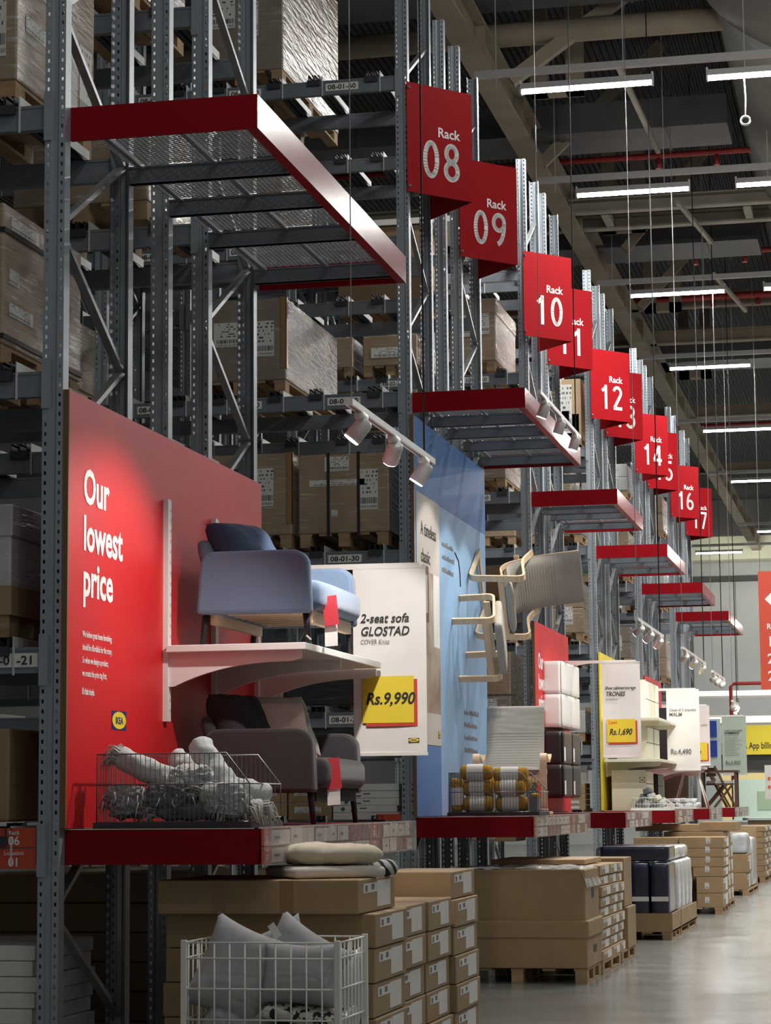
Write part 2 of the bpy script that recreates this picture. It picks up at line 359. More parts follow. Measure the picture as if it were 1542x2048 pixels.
# ---------------------------------------------------------------- mesh helpers
class MB:
    def __init__(self): self.v = []; self.f = []; self.mi = []; self.sm = []
    def add(self, vs, fs, mi=0, smooth=False):
        o = len(self.v); self.v += [Vector(q) for q in vs]
        for f in fs:
            self.f.append([i+o for i in f]); self.mi.append(mi); self.sm.append(smooth)
        return self
    def box(self, x0, x1, y0, y1, z0, z1, mi=0):
        vs = [(x, y, z) for x in (x0, x1) for y in (y0, y1) for z in (z0, z1)]
        return self.add(vs, [(0, 1, 3, 2), (4, 6, 7, 5), (0, 4, 5, 1), (2, 3, 7, 6), (0, 2, 6, 4), (1, 5, 7, 3)], mi)
    def cbox(self, c, s, mi=0, rot=None):
        o = len(self.v); self.box(-s[0]/2, s[0]/2, -s[1]/2, s[1]/2, -s[2]/2, s[2]/2, mi)
        c = Vector(c)
        for i in range(o, len(self.v)):
            q = self.v[i]
            self.v[i] = c + (rot @ q if rot else q)
        return self
    def bar(self, p, q, w, h, up=(0, 0, 1), mi=0):
        p = Vector(p); q = Vector(q); d = (q-p); ln = d.length; d.normalize()
        s = d.cross(Vector(up))
        if s.length < 1e-5: s = d.cross(Vector((1, 0, 0)))
        s.normalize(); t = s.cross(d)
        R = Matrix((s, d, t)).transposed()
        return self.cbox((p+q)/2, (w, ln, h), mi, R)
    def tube(self, pts, r, n=6, mi=0, smooth=True, cap=True):
        pts = [Vector(p) for p in pts]; K = len(pts)
        rs = r if isinstance(r, (list, tuple)) else [r]*K
        ref = None; vs = []
        for i, p in enumerate(pts):
            d = (pts[min(i+1, K-1)] - pts[max(i-1, 0)]).normalized()
            if ref is None:
                ref = Vector((0, 0, 1)) if abs(d.z) < 0.9 else Vector((1, 0, 0))
            s = d.cross(ref)
            if s.length < 1e-6: s = d.cross(Vector((0, 1, 0)))
            s.normalize(); t = s.cross(d).normalized(); ref = t
            for k in range(n):
                a = 2*PI*k/n
                vs.append(p + rs[i]*(math.cos(a)*s + math.sin(a)*t))
        fs = []
        for i in range(K-1):
            for k in range(n):
                fs.append((i*n+k, i*n+(k+1) % n, (i+1)*n+(k+1) % n, (i+1)*n+k))
        self.add(vs, fs, mi, smooth)
        if cap:
            o = len(self.v) - len(vs)
            for ring, rev in ((0, True), (K-1, False)):
                f = [o+ring*n+k for k in range(n)]
                self.f.append(f[::-1] if rev else f); self.mi.append(mi); self.sm.append(False)
        return self
    def prism(self, poly, fn, a, b, mi=0, smooth=False):
        # poly: 2-D outline, fn(u, v, t) -> point
        n = len(poly)
        vs = [fn(u, v, a) for u, v in poly] + [fn(u, v, b) for u, v in poly]
        fs = [tuple(range(n))[::-1], tuple(range(n, 2*n))]
        self.add(vs, fs, mi)
        o = len(self.v) - 2*n
        for i in range(n):
            j = (i+1) % n
            self.f.append([o+i, o+j, o+n+j, o+n+i]); self.mi.append(mi); self.sm.append(smooth)
        return self
    def grid(self, nu, nv, fn, mi=0, smooth=True):
        vs = [fn(i/nu, j/nv) for i in range(nu+1) for j in range(nv+1)]
        fs = [(i*(nv+1)+j, (i+1)*(nv+1)+j, (i+1)*(nv+1)+j+1, i*(nv+1)+j+1) for i in range(nu) for j in range(nv)]
        return self.add(vs, fs, mi, smooth)
    def rbox(self, c, s, r, n=8, rot=None, fn=None, mi=0):
        # box with rounded edges (six warped grids); fn deforms in local coordinates
        c = Vector(c); h = [q/2 for q in s]
        rr = r if isinstance(r, (tuple, list)) else (r, r, r)
        rr = [min(rr[i], h[i]*0.999) for i in range(3)]
        def pt(p):
            q = [p[i]*h[i] for i in range(3)]
            inn = [max(-h[i]+rr[i], min(h[i]-rr[i], q[i])) for i in range(3)]
            d = Vector([(q[i]-inn[i])/rr[i] for i in range(3)])
            if d.length > 1e-9:
                mx = max(abs(t) for t in d)
                d = d.normalized()*mx
            v = Vector([inn[i]+d[i]*rr[i] for i in range(3)])
            if fn: v = fn(v)
            return c + (rot @ v if rot else v)
        sn = lambda t: math.sin((2*t-1)*PI/2)
        for ax in range(3):
            for sg in (-1, 1):
                a, b = (ax+1) % 3, (ax+2) % 3
                def f(u, v):
                    p = [0, 0, 0]; p[ax] = sg; p[a] = sn(u)*(1 if sg > 0 else -1); p[b] = sn(v)
                    return pt(p)
                self.grid(n, n, f, mi)
        return self

ORG = {}
def build(name, mb, mats, parent=None, origin=None, bevel=0.0, sub=0, weld=False):
    if isinstance(mats, str): mats = [mats]
    me = bpy.data.meshes.new(name)
    o = bpy.data.objects.new(name, me)
    if parent is not None:
        base = ORG[parent]
        org = Vector(origin) if origin is not None else base
        o.parent = parent; o.location = org - base
        ORG[o] = org
        KIDS.setdefault(parent, []).append(o)
    else:
        if origin is None:
            xs = [q.x for q in mb.v]; ys = [q.y for q in mb.v]; zs = [q.z for q in mb.v]
            origin = ((min(xs)+max(xs))/2, (min(ys)+max(ys))/2, min(zs))
        org = Vector(origin); o.location = org; ORG[o] = org
    me.from_pydata([tuple(q-org) for q in mb.v], [], mb.f)
    for mn in mats: me.materials.append(MATS[mn])
    me.polygons.foreach_set('material_index', mb.mi)
    me.polygons.foreach_set('use_smooth', mb.sm)
    me.update()
    if weld:
        import bmesh
        bm = bmesh.new(); bm.from_mesh(me); bmesh.ops.remove_doubles(bm, verts=bm.verts, dist=1e-5)
        bmesh.ops.recalc_face_normals(bm, faces=bm.faces); bm.to_mesh(me); bm.free()
    COL.objects.link(o)
    if bevel:
        md = o.modifiers.new('bevel', 'BEVEL'); md.width = bevel; md.segments = 2; md.limit_method = 'ANGLE'
    if sub:
        md = o.modifiers.new('sub', 'SUBSURF'); md.levels = sub; md.render_levels = sub
    return o

def tag(o, label=None, cat=None, group=None, kind=None):
    if label: o['label'] = label
    if cat: o['category'] = cat
    if group: o['group'] = group
    if kind: o['kind'] = kind
    return o

def thing(name, label, cat, loc, group=None):
    o = bpy.data.objects.new(name, None)
    o.empty_display_size = 0.1
    o.location = loc; COL.objects.link(o); ORG[o] = Vector(loc)
    return tag(o, label, cat, group)

KIDS = {}
def copy_tree(o, loc=None, label=None, group=None, rotz=None):
    def cp(s, par):
        c = s.copy(); COL.objects.link(c)
        if par is not None: c.parent = par
        for ch in KIDS.get(s, []): cp(ch, c)
        return c
    c = cp(o, None)
    if loc is not None: c.location = loc
    if rotz is not None: c.rotation_euler = (0, 0, rotz)
    if label: c['label'] = label
    if group: c['group'] = group
    return c

def place(o, loc=None, mw=None):
    if loc is not None: o.location = loc
    if mw is not None: o.matrix_world = mw

def struct(name, mb, mats):
    return tag(build(name, mb, mats), kind='structure')

def text(name, s, size, pos, right, up, matn, parent, align='LEFT', bold=0.0, shear=0.0, sx=1.0, lift=0.002, label=None):
    cu = bpy.data.curves.new(name, 'FONT')
    cu.body = s; cu.size = size; cu.align_x = align; cu.offset = bold*size; cu.shear = shear
    cu.resolution_u = 3; cu.extrude = 0.0006; cu.space_line = 1.0
    tmp = bpy.data.objects.new(name, cu)
    me = bpy.data.meshes.new_from_object(tmp)
    bpy.data.objects.remove(tmp)
    r = Vector(right).normalized(); u = Vector(up).normalized(); n = r.cross(u)
    p = Vector(pos) + n*lift
    base = ORG[parent]
    for v in me.vertices:
        v.co = p + r*v.co.x*sx + u*v.co.y + n*v.co.z - base
    me.materials.clear(); me.materials.append(MATS[matn])
    me.name = name
    o = bpy.data.objects.new(name, me); o.parent = parent; ORG[o] = base
    COL.objects.link(o)
    KIDS.setdefault(parent, []).append(o)
    bpy.data.curves.remove(cu)
    if label: o['label'] = label
    return o

def plate(p, right, up, w, h, t=0.002):
    # thin plate, p = lower-left corner of its front face
    r = Vector(right).normalized(); u = Vector(up).normalized(); n = r.cross(u); p = Vector(p)
    mb = MB()
    vs = [p, p+r*w, p+r*w+u*h, p+u*h]
    vs = [q - n*t for q in vs] + vs
    mb.add(vs, [(3, 2, 1, 0), (4, 5, 6, 7), (0, 1, 5, 4), (1, 2, 6, 5), (2, 3, 7, 6), (3, 0, 4, 7)])
    return mb

def nz(p, s=1.0): return noise.noise(Vector(p)*s)
# ================================================================ the hall
struct('floor', MB().box(-14, 12, -14, 76, -0.2, 0), 'polished_concrete')
struct('ceiling', MB().box(-14, 12, -14, 76, 12.3, 12.5), 'corrugated_deck')
struct('wall_back', MB().box(-14, 12, 75, 75.3, 0, 12.3), 'wall_paint')
struct('wall_left', MB().box(-14.2, -14, -14, 76, 0, 12.3), 'wall_dark')
mb = MB()
for k in range(9): mb.box(-12 + 2.6*k, -11.985 + 2.6*k, 74.97, 75, 0, 9.5)
struct('trim_1', mb, 'wall_dark')
struct('trim_shade_panel', MB().box(-14, 12, 73.2, 73.4, 11.0, 12.3), 'wall_dark')  # added dark panel, hides the brightly lit wall above the cream duct
mb = MB(); mb.box(-14, 12, 74.7, 75, 9.5, 9.68); struct('trim_2', mb, 'wall_dark')

GN = 'steel beams under the roof'
def simple(name, mb, m, label, cat, group=None, bevel=0):
    return tag(build(name, mb, m, bevel=bevel), label, cat, group)

mb = MB(); mb.box(-0.84, -0.54, 8, 74, 10.46, 10.5); mb.box(-0.84, -0.54, 8, 74, 10.9, 10.94); mb.box(-0.71, -0.67, 8, 74, 10.5, 10.9)
for yy in range(10, 74, 3): mb.box(-0.83, -0.55, yy, yy+0.012, 10.5, 10.9)
simple('roof_girder', mb, 'girder', 'long beige roof girder running back above the rack ends', 'girder')
mb = MB(); mb.box(3.9, 4.2, 8, 74, 10.46, 10.5); mb.box(3.9, 4.2, 8, 74, 10.9, 10.94); mb.box(4.03, 4.07, 8, 74, 10.5, 10.9)
simple('roof_girder', mb, 'girder', 'beige roof girder out over the wide aisle, past the round duct', 'girder')

beam_lab = {17.1: 'thick rough beige cross beam nearest the camera, at the top edge', 24.2: 'pale channel purlin, nearer of the pair behind the second lamp row',
            25.3: 'pale channel purlin, farther of the pair behind the second lamp row', 33.0: 'brownish cross beam right behind the fourth lamp row',
            36.5: 'brownish cross beam above the fifth lamp row', 46.0: 'beige cross beam between the fifth and sixth lamp rows', 56.0: 'beige cross beam farthest back before the cream duct'}
for yy, zz, hh, m in ((17.1, 11.0, 0.26, 'girder'), (24.2, 10.6, 0.22, 'purlin'), (25.3, 10.6, 0.22, 'purlin'), (33.0, 10.9, 0.22, 'girder'),
                      (36.5, 10.9, 0.24, 'girder'), (46.0, 10.9, 0.25, 'girder'), (56.0, 10.9, 0.25, 'girder')):
    mb = MB()
    if m == 'purlin':
        mb.box(-9, 11, yy-0.02, yy+0.2, zz, zz+0.025); mb.box(-9, 11, yy+0.16, yy+0.2, zz, zz+hh); mb.box(-9, 11, yy-0.02, yy+0.2, zz+hh-0.02, zz+hh)
        if yy < 25:
            for xx in (-0.2, 2.0): mb.box(xx, xx+0.12, yy+0.2, yy+1.2, zz+0.02, zz+0.16)
    elif yy < 20:
        mb.tube([(-9, yy, zz+0.13), (11, yy, zz+0.13)], 0.15, 10)
    else:
        mb.box(-9, 11, yy, yy+0.22, zz, zz+0.03); mb.box(-9, 11, yy+0.09, yy+0.13, zz+0.03, zz+hh); mb.box(-9, 11, yy, yy+0.22, zz+hh, zz+hh+0.03)
    simple('roof_beam', mb, m, beam_lab[yy], 'beam', GN)

# flat dark ducts across, and a big round one along the aisle
for yy, zz, w, hh, lab in ((20.5, 10.8, 1.1, 0.42, 'flat dark grey duct crossing behind the first lamp row'),
                      (27.6, 10.85, 1.2, 0.4, 'flat dark grey duct crossing behind the third lamp row'),
                      (38.6, 10.9, 1.2, 0.4, 'flat dark grey duct crossing above the fifth lamp row'),
                      (15.7, 11.3, 1.0, 0.5, 'flat black duct crossing at the very top of the view')):
    mb = MB(); mb.box(-9, 2.05, yy, yy+w, zz, zz+hh)
    for k in range(8): mb.box(-9+1.45*k, -8.95+1.45*k, yy-0.015, yy+w+0.015, zz-0.015, zz+hh+0.015)
    simple('air_duct', mb, 'duct_dark', lab, 'duct', 'ducts under the roof', 0)
t = thing('round_air_duct', 'huge round grey air duct running along the aisle, top right', 'duct', (3.35, 16, 10.3))
mb = MB(); mb.tube([(3.3, 16.4, 11.45), (3.3, 73, 11.45)], 1.15, 40)
build('duct_body', mb, 'duct_round', t)
mb = MB(); mb.tube([(2.2, 15.6, 11.65), (2.6, 16.0, 11.6), (3.3, 16.6, 11.45)], [0.5, 0.8, 1.15], 32)
build('duct_elbow', mb, 'duct_round', t)
for yy in (22, 28, 34, 40, 46, 52):
    mb = MB(); mb.tube([(3.3, yy, 11.45), (3.3, yy+0.05, 11.45)], 1.17, 40); build('duct_seam', mb, 'duct_round', t)
mb = MB(); mb.box(-3.1, 11, 73.4, 74.6, 10.17, 11.0)
for xx in (-2.0, -0.1, 1.9, 3.9): mb.box(xx, xx+0.05, 73.37, 74.6, 10.14, 11.03)
simple('cream_duct', mb, 'duct_cream', 'long cream rectangular duct high across the back wall', 'duct')

for yy, zz, lab in ((22.65, 11.0, 'thin red sprinkler pipe nearest the camera, under the roof'), (29.05, 11.0, 'thin red sprinkler pipe behind the third dark duct'),
                    (32.9, 11.05, 'thick red pipe just above the fourth lamp row'), (48.0, 11.0, 'thin red sprinkler pipe farthest back under the roof')):
    t = thing('sprinkler_pipe', lab, 'pipe', (0, yy, zz), 'red sprinkler pipes')
    build('pipe', MB().tube([(-9, yy, zz), (11, yy, zz)], 0.045 if yy != 32.9 else 0.07, 8), 'red_pipe', t)
    for xx in (0.9, 1.75):
        build('sprinkler_head', MB().tube([(xx, yy, zz), (xx, yy, zz-0.12), (xx, yy, zz-0.2)], [0.03, 0.03, 0.05], 8), 'red_pipe', t)

# sloping roof struts between girder and deck
for i, (yy, x0, x1, lab) in enumerate(((17.0, 0.2, 1.9, 'sloping brown roof strut behind the thick beige cross beam'), (20.9, 0.0, 1.1, 'sloping brown roof strut between the first two lamp rows'),
                                  (26.4, 0.55, 1.3, 'sloping brown roof strut right above the third lamp row'), (31.0, 0.3, 1.2, 'sloping brown roof strut above the fourth lamp row'))):
    mb = MB(); mb.bar((x0-0.6, yy, 10.5), (x1, yy+0.3, 12.2), 0.16, 0.16)
    simple('roof_strut', mb, 'girder', lab, 'strut', 'sloping roof struts')
for i, (yy, lab) in enumerate(((18.3, 'pair of brown roof posts behind the first lamp row'), (25.9, 'pair of brown roof posts above the third lamp row'),
                               (32.3, 'pair of brown roof posts above the fourth lamp row'), (39.5, 'pair of brown roof posts above the fifth lamp row'))):
    mb = MB()
    for xx in (-0.35, 0.12): mb.box(xx, xx+0.22, yy, yy+0.22, 10.7, 12.3)
    mb.box(-0.35, 0.34, yy, yy+0.2, 10.7, 10.86)
    simple('roof_post', mb, 'girder', lab, 'post', 'roof posts')
for i, (xa, ya, xb, yb, lab) in enumerate(((1.0, 16.5, 1.1, 20.5, 'thin pale sloping rod hanging below the first lamp row'), (1.1, 23.3, 1.4, 26.0, 'thin pale sloping rod between the second and third lamp rows'),
                                       (1.25, 28.3, 1.6, 31.5, 'thin pale sloping rod between the third and fourth lamp rows'))):
    mb = MB(); mb.bar((xa, ya, 10.45), (xb, yb, 10.45), 0.06, 0.06)
    simple('roof_rod', mb, 'purlin', lab, 'rod', 'thin roof rods')

# fluorescent lamps, in rows across the aisle
ordn = ['first', 'second', 'third', 'fourth', 'fifth', 'sixth', 'seventh']
def lamp(x, y, lab, TUBE_Z=TUBE_Z):
    t = thing('fluorescent_light', lab, 'ceiling light', (x, y, TUBE_Z), 'fluorescent lights over the aisle')
    build('housing', MB().box(x-0.775, x+0.775, y-0.05, y+0.05, TUBE_Z-0.0, TUBE_Z+0.07), 'trunking', t)
    build('tube', MB().tube([(x-0.76, y, TUBE_Z-0.025), (x+0.76, y, TUBE_Z-0.025)], 0.024, 10), 'tube_glow', t)
    mb = MB()
    for s in (-0.77, 0.77): mb.box(x+s-0.01, x+s+0.01, y-0.045, y+0.045, TUBE_Z-0.05, TUBE_Z+0.1)
    build('end_cap', mb, 'white_paint', t)
for i, yy in enumerate(TUBE_ROWS):
    x0 = 0.78
    for k in range(3):
        w = ('nearest the racks', 'second from the racks', 'third from the racks')[k]
        lamp(x0 + 2.17*k, yy, 'lit white tube lamp %s in the %s row from the camera' % (w, ordn[i]))
    mb = MB(); mb.box(-0.55, 8.5, yy+0.02, yy+0.1, TUBE_Z+0.2, TUBE_Z+0.28)
    for xx in (-0.3, 1.2, 2.6, 4.0): mb.box(xx, xx+0.012, yy+0.05, yy+0.06, TUBE_Z+0.07, 12.29)
    simple('lamp_trunking', mb, 'trunking', 'pale lamp rail carrying the %s row of lamps from the camera' % ordn[i], 'lamp rail', 'lamp rails')

for k, xx in enumerate((-1.5, 1.5, 4.5, 7.5)):  # extra lamp row and rail, added to brighten the back wall
    lamp(xx, 66.0, 'added white tube lamp brightening the back wall, %s' % ('leftmost', 'second from left', 'third from left', 'rightmost')[k], 9.66)
mb = MB(); mb.box(-2.4, 8.5, 66.02, 66.1, 9.86, 9.94)
for xx in (-1.8, -1.2, 1.2, 1.8, 4.2, 4.8, 7.2, 7.8): mb.box(xx, xx+0.012, 66.05, 66.06, 9.72, 12.29)
simple('lamp_trunking', mb, 'trunking', 'pale lamp rail carrying the added lamps before the back wall', 'lamp rail', 'lamp rails')
# pull cord with a ring at the right edge of the ceiling
t = thing('pull_cord', 'white cord with a ring hanging below the nearest lamp, top right', 'cord', (2.62, 15.2, 9.0))
build('cord', MB().tube([(2.6, 15.2, 9.75), (2.61, 15.2, 9.5), (2.6, 15.2, 9.3)], 0.008, 6), 'white_paint', t)
ring = [(2.6+0.05*math.cos(a), 15.2, 9.25+0.05*math.sin(a)) for a in [2*PI*k/16 for k in range(17)]]
build('ring', MB().tube(ring, 0.014, 6), 'white_paint', t)

# ================================================================ racks
Y0 = [0.0, 8.713, 15.535, 21.493, 27.45, 33.463]
DEP = [3.676, 3.634, 2.751, 2.788, 2.694, 4.2]
REL = [[(0, 'f'), (1.02, 'r'), (1.75, 'f'), (2.56, 'f'), (3.6, 'r')]]*2 + [[(0, 'f'), (1.0, 'r'), (1.6, 'f'), (2.68, 'r')]]*3 + [[(0, 'f'), (1.0, 'r'), (2.95, 'f'), (4.0, 'r')]]
LEVELS = [1.29, 2.233, 3.635, 5.03, 6.43, 7.89]
TOP = 9.05
PF = [(-0.055, 0.08), (-0.055, 0), (-0.02, 0), (-0.012, 0.012), (0.012, 0.012), (0.02, 0), (0.055, 0), (0.055, 0.08),
      (0.052, 0.08), (0.052, 0.003), (0.021, 0.003), (0.013, 0.015), (-0.013, 0.015), (-0.021, 0.003), (-0.052, 0.003), (-0.052, 0.08)]
UP_ME = {}
def upright(par, x, yrel, kind):
    # front post: web toward the camera; rear post: web away, open side toward the camera
    sg = 1 if kind == 'f' else -1
    yb = yrel-0.08 if kind == 'f' else yrel
    org = Vector((x-0.055, yb, 0))
    if kind in UP_ME:
        o = UP_ME[kind].copy(); COL.objects.link(o); o.parent = par; o.location = org - ORG[par]; ORG[o] = org
        return o
    mb = MB()
    pf = PF if sg > 0 else [(-u, v) for u, v in PF][::-1]
    quads = [(0, 1, 14, 15), (1, 2, 13, 14), (2, 3, 12, 13), (3, 4, 11, 12), (4, 5, 10, 11), (5, 6, 9, 10), (6, 7, 8, 9)]
    P = [Vector((org.x+u, org.y+sg*v, 0)) for u, v in PF]
    for a, b, c, d in quads:
        vs = [P[a], P[b], P[c], P[d]]
        vs = vs + [q + Vector((0, 0, TOP)) for q in vs]
        fs = [(0, 1, 2, 3), (7, 6, 5, 4), (0, 4, 5, 1), (2, 6, 7, 3)]
        if sg < 0: fs = [f[::-1] for f in fs]
        mb.add(vs, fs)
    mb.cbox((org.x, org.y+sg*0.04, 0.005), (0.14, 0.12, 0.01))
    o = build('upright', mb, 'upright_steel', par, origin=org)
    UP_ME[kind] = o
    return o

BEAM_ME = {}
def linked(key, name, mk, mats, par, org):
    if key in BEAM_ME:
        o = BEAM_ME[key].copy(); COL.objects.link(o); o.parent = par; org = Vector(org); o.location = org - ORG[par]; ORG[o] = org
        return o
    o = build(name, mk(), mats, par, origin=org); BEAM_ME[key] = o
    return o

BAYW = 2.69
def beam(par, xr, y, z, face=-1, clips=True):
    # xr: right end of the bay (left face of the right-hand upright)
    def mk():
        mb = MB(); x0, x1 = xr-BAYW, xr
        mb.box(x0, x1, y-0.02, y+0.025, z-0.055, z+0.055, 0)
        mb.box(x0, x1, y-0.024, y+0.028, z+0.05, z+0.065, 0); mb.box(x0, x1, y-0.024, y+0.028, z-0.065, z-0.05, 0)
        for xe in (x0, x1):
            s = -1 if xe == x0 else 1
            a, b = sorted((xe - s*0.002, xe + s*0.043))
            mb.box(a, b, y-0.042 if face < 0 else y+0.03, y-0.036 if face < 0 else y+0.036, z-0.13, z+0.13, 1)
        return mb
    return linked(('beam', face), 'beam', mk, ['beam_paint', 'steel'], par, (xr, y, z))
def bars(par, xr, ya, yb, z, x):
    def mk():
        mb = MB()
        for dx in (-0.055, 0.0):
            x0, x1 = x+dx-0.024, x+dx+0.024
            mb.box(x0, x0+0.004, ya-0.04, yb+0.04, z+0.066, z+0.118); mb.box(x1-0.004, x1, ya-0.04, yb+0.04, z+0.066, z+0.118)
            mb.box(x0, x1, ya-0.04, yb+0.04, z+0.066, z+0.07)
            mb.box(x0, x0+0.016, ya-0.04, yb+0.04, z+0.114, z+0.118); mb.box(x1-0.016, x1, ya-0.04, yb+0.04, z+0.114, z+0.118)
        mb.box(x-0.085, x+0.03, ya-0.05, ya-0.03, z+0.02, z+0.07)
        mb.box(x+0.045, x+0.05, ya-0.03, yb, z+0.066, z+0.12, 1)
        mb.box(x+0.045, x+0.055, ya-0.032, ya-0.024, z-0.075, z+0.07, 1)
        return mb
    return linked(('bars', round(yb-ya, 2)), 'support_bar', mk, ['bar_dark', 'clip_white'], par, (x, ya, z))
BAR_X = [-0.30, -0.83, -1.2, -1.72, -2.1, -2.6]

def braces(par, xf, ya, yb, z0, first_at_a, n):
    z = z0; side = first_at_a
    for k in range(n):
        za, zb = z, z+0.58
        pa = (xf-0.055, ya if side else yb, za); pb = (xf-0.055, yb if side else ya, zb)
        key = ('brace', side, round(yb-ya, 2))
        def mk():
            mb = MB(); mb.bar(pa, pb, 0.028, 0.045, (1, 0, 0)); return mb
        linked(key, 'brace', mk, 'galv', par, pa)
        z = zb; side = not side

def blabel(par, s, x, y, z, w=0.30):
    b = build('beam_label', plate((x-w/2, y-0.027, z-0.035), (1, 0, 0), (0, 0, 1), w, 0.07), 'paper', par)
    text('lettering', s, 0.062, (x, y-0.028, z-0.021), (1, 0, 0), (0, 0, 1), 'ink', b, 'CENTER', 0.012, sx=1.15)

RACKS = {}
rack_lab = [('grey steel pallet rack at the far left, in front, bearing the near red wall panel', 'grey steel pallet rack back to back behind the one at the far left'),
            ('grey steel pallet rack with the 08 sign on its end', 'grey steel pallet rack with the 09 sign on its end'),
            ('grey steel pallet rack with the 10 sign on its end', 'grey steel pallet rack with the 11 sign on its end'),
            ('grey steel pallet rack with the 12 sign on its end', 'grey steel pallet rack with the 13 sign on its end'),
            ('grey steel pallet rack with the 14 sign on its end', 'grey steel pallet rack with the 15 sign on its end'),
            ('grey steel pallet rack with the 16 sign on its end', 'grey steel pallet rack with the 17 sign on its end')]
for b in range(6):
    rel = REL[b]; nb = 2 if b in (1, 2, 3) else 1
    frames = [0.0] + [-2.8*(k+1) for k in range(nb)]
    halves = [rel[:2], rel[2:]]
    for h, posts in enumerate(halves):
        ys = [Y0[b]+p[0] for p in posts]
        t = thing('pallet_rack', rack_lab[b][h], 'pallet rack', (0, ys[0], 0), 'pallet racks')
        RACKS[(b, h)] = t
        for xf in frames:
            for (r, k) in posts: upright(t, xf, Y0[b]+r, k)
            ya, yb = ys[-2]-0.04, ys[-1]-0.04
            braces(t, xf, ya, yb, 0.40, False, 14)
        ya, yb = ys[-2]-0.05, ys[-1]-0.03
        for kb in range(nb):
            xr = -0.11 - 2.8*kb
            for li, z in enumerate(LEVELS):
                f = beam(t, xr, ya, z, -1); beam(t, xr, yb, z, 1)
                if b == 5 and h == 1: continue
                for j, bx in enumerate(BAR_X):
                    if kb == 1 and j % 2: continue
                    if b == 0 and j > 3 : continue
                    bars(t, xr, ya, yb, z, bx-2.8*kb)
        if (b, h) == (1, 0):
            for li, z in enumerate(LEVELS[1:]):
                tens = (li+2)*10
                for j, lx in enumerate((-0.6, -1.5, -2.36)):
                    blabel(t, '08-0%d-%d' % (j+1, tens), lx, ya, z)
        if (b, h) == (2, 0):
            for z, tens in ((6.43, 50), (5.03, 40), (7.89, 60), (3.635, 30)):
                blabel(t, '10-01-%d' % tens, -0.62, ya, z); blabel(t, '10-02-%d' % tens, -1.62, ya, z)
        if (b, h) == (0, 0):
            blabel(t, '06-01-21', -0.27, ya, 2.233, 0.30)
            for z0, z1, a, c in ((1.305, 1.40, 'Rack', '06'), (1.20, 1.30, 'Location', '01')):
                pl = build('location_tag', plate((-0.36, ya-0.03, z0), (1, 0, 0), (0, 0, 1), 0.24, z1-z0), 'red_tag', t)
                text('lettering', a, 0.030, (-0.235, ya-0.031, z1-0.033), (1, 0, 0), (0, 0, 1), 'white_letter', pl, 'CENTER', 0.01)
                text('lettering', c, 0.06, (-0.235, ya-0.031, z0+0.012), (1, 0, 0), (0, 0, 1), 'white_letter', pl, 'CENTER', 0.02)
for b, h, y in ((1, 0, 8.66),):
    t = RACKS[(b, h)]
    pl = build('location_tag', plate((-0.34, y-0.03, 1.37), (1, 0, 0), (0, 0, 1), 0.22, 0.05), 'red_tag', t)

# ---------------------------------------------------------------- canopies and platforms on the rack ends
PT, PB = 1.392, 1.215      # platform top, bottom
CT, CB = 5.092, 4.915      # canopy top, bottom
which = ['nearest', 'second nearest', 'third nearest', 'fourth nearest', 'fifth nearest', 'farthest']
def diamond(x0, x1, y0, y1, z, px=0.055, py=0.028, w=0.004):
    mb = MB(); X = x1-x0; Yl = y1-y0; s = py/px
    k = -int(X*s/py)-1
    while k*py < Yl+0.001:
        for sg in (1, -1):
            # line y = c + sg*s*x clipped to the rectangle
            c = k*py if sg > 0 else Yl - k*py
            pts = []
            for xx in (0, X):
                yy = c + sg*s*xx
                pts.append((xx, yy))
            (xa, ya), (xb, yb) = pts
            def clip(xa, ya, xb, yb):
                t0, t1 = 0.0, 1.0
                d = yb-ya
                for lim, sgn in ((0, 1), (Yl, -1)):
                    den = d*sgn; num = (lim-ya)*sgn
                    if abs(den) < 1e-9: continue
                    tt = num/den
                    if den > 0: t0 = max(t0, tt)
                    else: t1 = min(t1, tt)
                if t0 >= t1: return None
                return xa+(xb-xa)*t0, ya+d*t0, xa+(xb-xa)*t1, ya+d*t1
            r = clip(xa, ya, xb, yb)
            if r and abs(r[0]-r[2]) > 0.01:
                mb.bar((x0+r[0], y0+r[1], z), (x0+r[2], y0+r[3], z), w, 0.004)
        k += 1
    return mb
for b in range(6):
    y0, d = Y0[b], DEP[b]
    t = thing('rack_end_canopy', 'red-edged steel mesh canopy high on a rack end, %s to the camera' % which[b], 'canopy', (0, y0, CB), 'red-edged canopies')
    build('front_fascia', MB().box(0, 1.0, y0, y0+0.02, CB, CT), 'red_fascia', t)
    build('side_fascia', MB().box(0.98, 1.0, y0+0.02, y0+d, CB, CT).box(0.94, 0.98, y0+0.02, y0+d-0.02, CB, CB+0.012), 'red_fascia', t)
    build('back_fascia', MB().box(0, 0.98, y0+d-0.02, y0+d, CB, CT), 'red_fascia', t)
    ys = [y0+r[0] for r in REL[b]]
    ys[0] += 0.12
    for yy in ys[1:]:
        build('cross_beam', MB().box(0, 0.98, yy-0.075, yy-0.03, CB+0.02, CB+0.115).box(0, 0.98, yy-0.085, yy-0.02, CB+0.02, CB+0.03).box(0, 0.98, yy-0.085, yy-0.02, CB+0.105, CB+0.115), 'beam_paint', t)
    edges = [y0+0.02] + [q-0.02 for q in ys[1:]]
    for i in range(len(edges)-1):
        a, c = edges[i], edges[i+1]-0.07
        build('mesh_deck', diamond(0.01, 0.97, a, c, CB+0.12, 0.055, 0.030), 'galv', t)
        for xx in (0.08, 0.5, 0.92):
            build('deck_bar', MB().bar((xx, a, CB+0.105), (xx, c, CB+0.105), 0.03, 0.022), 'beam_paint', t)
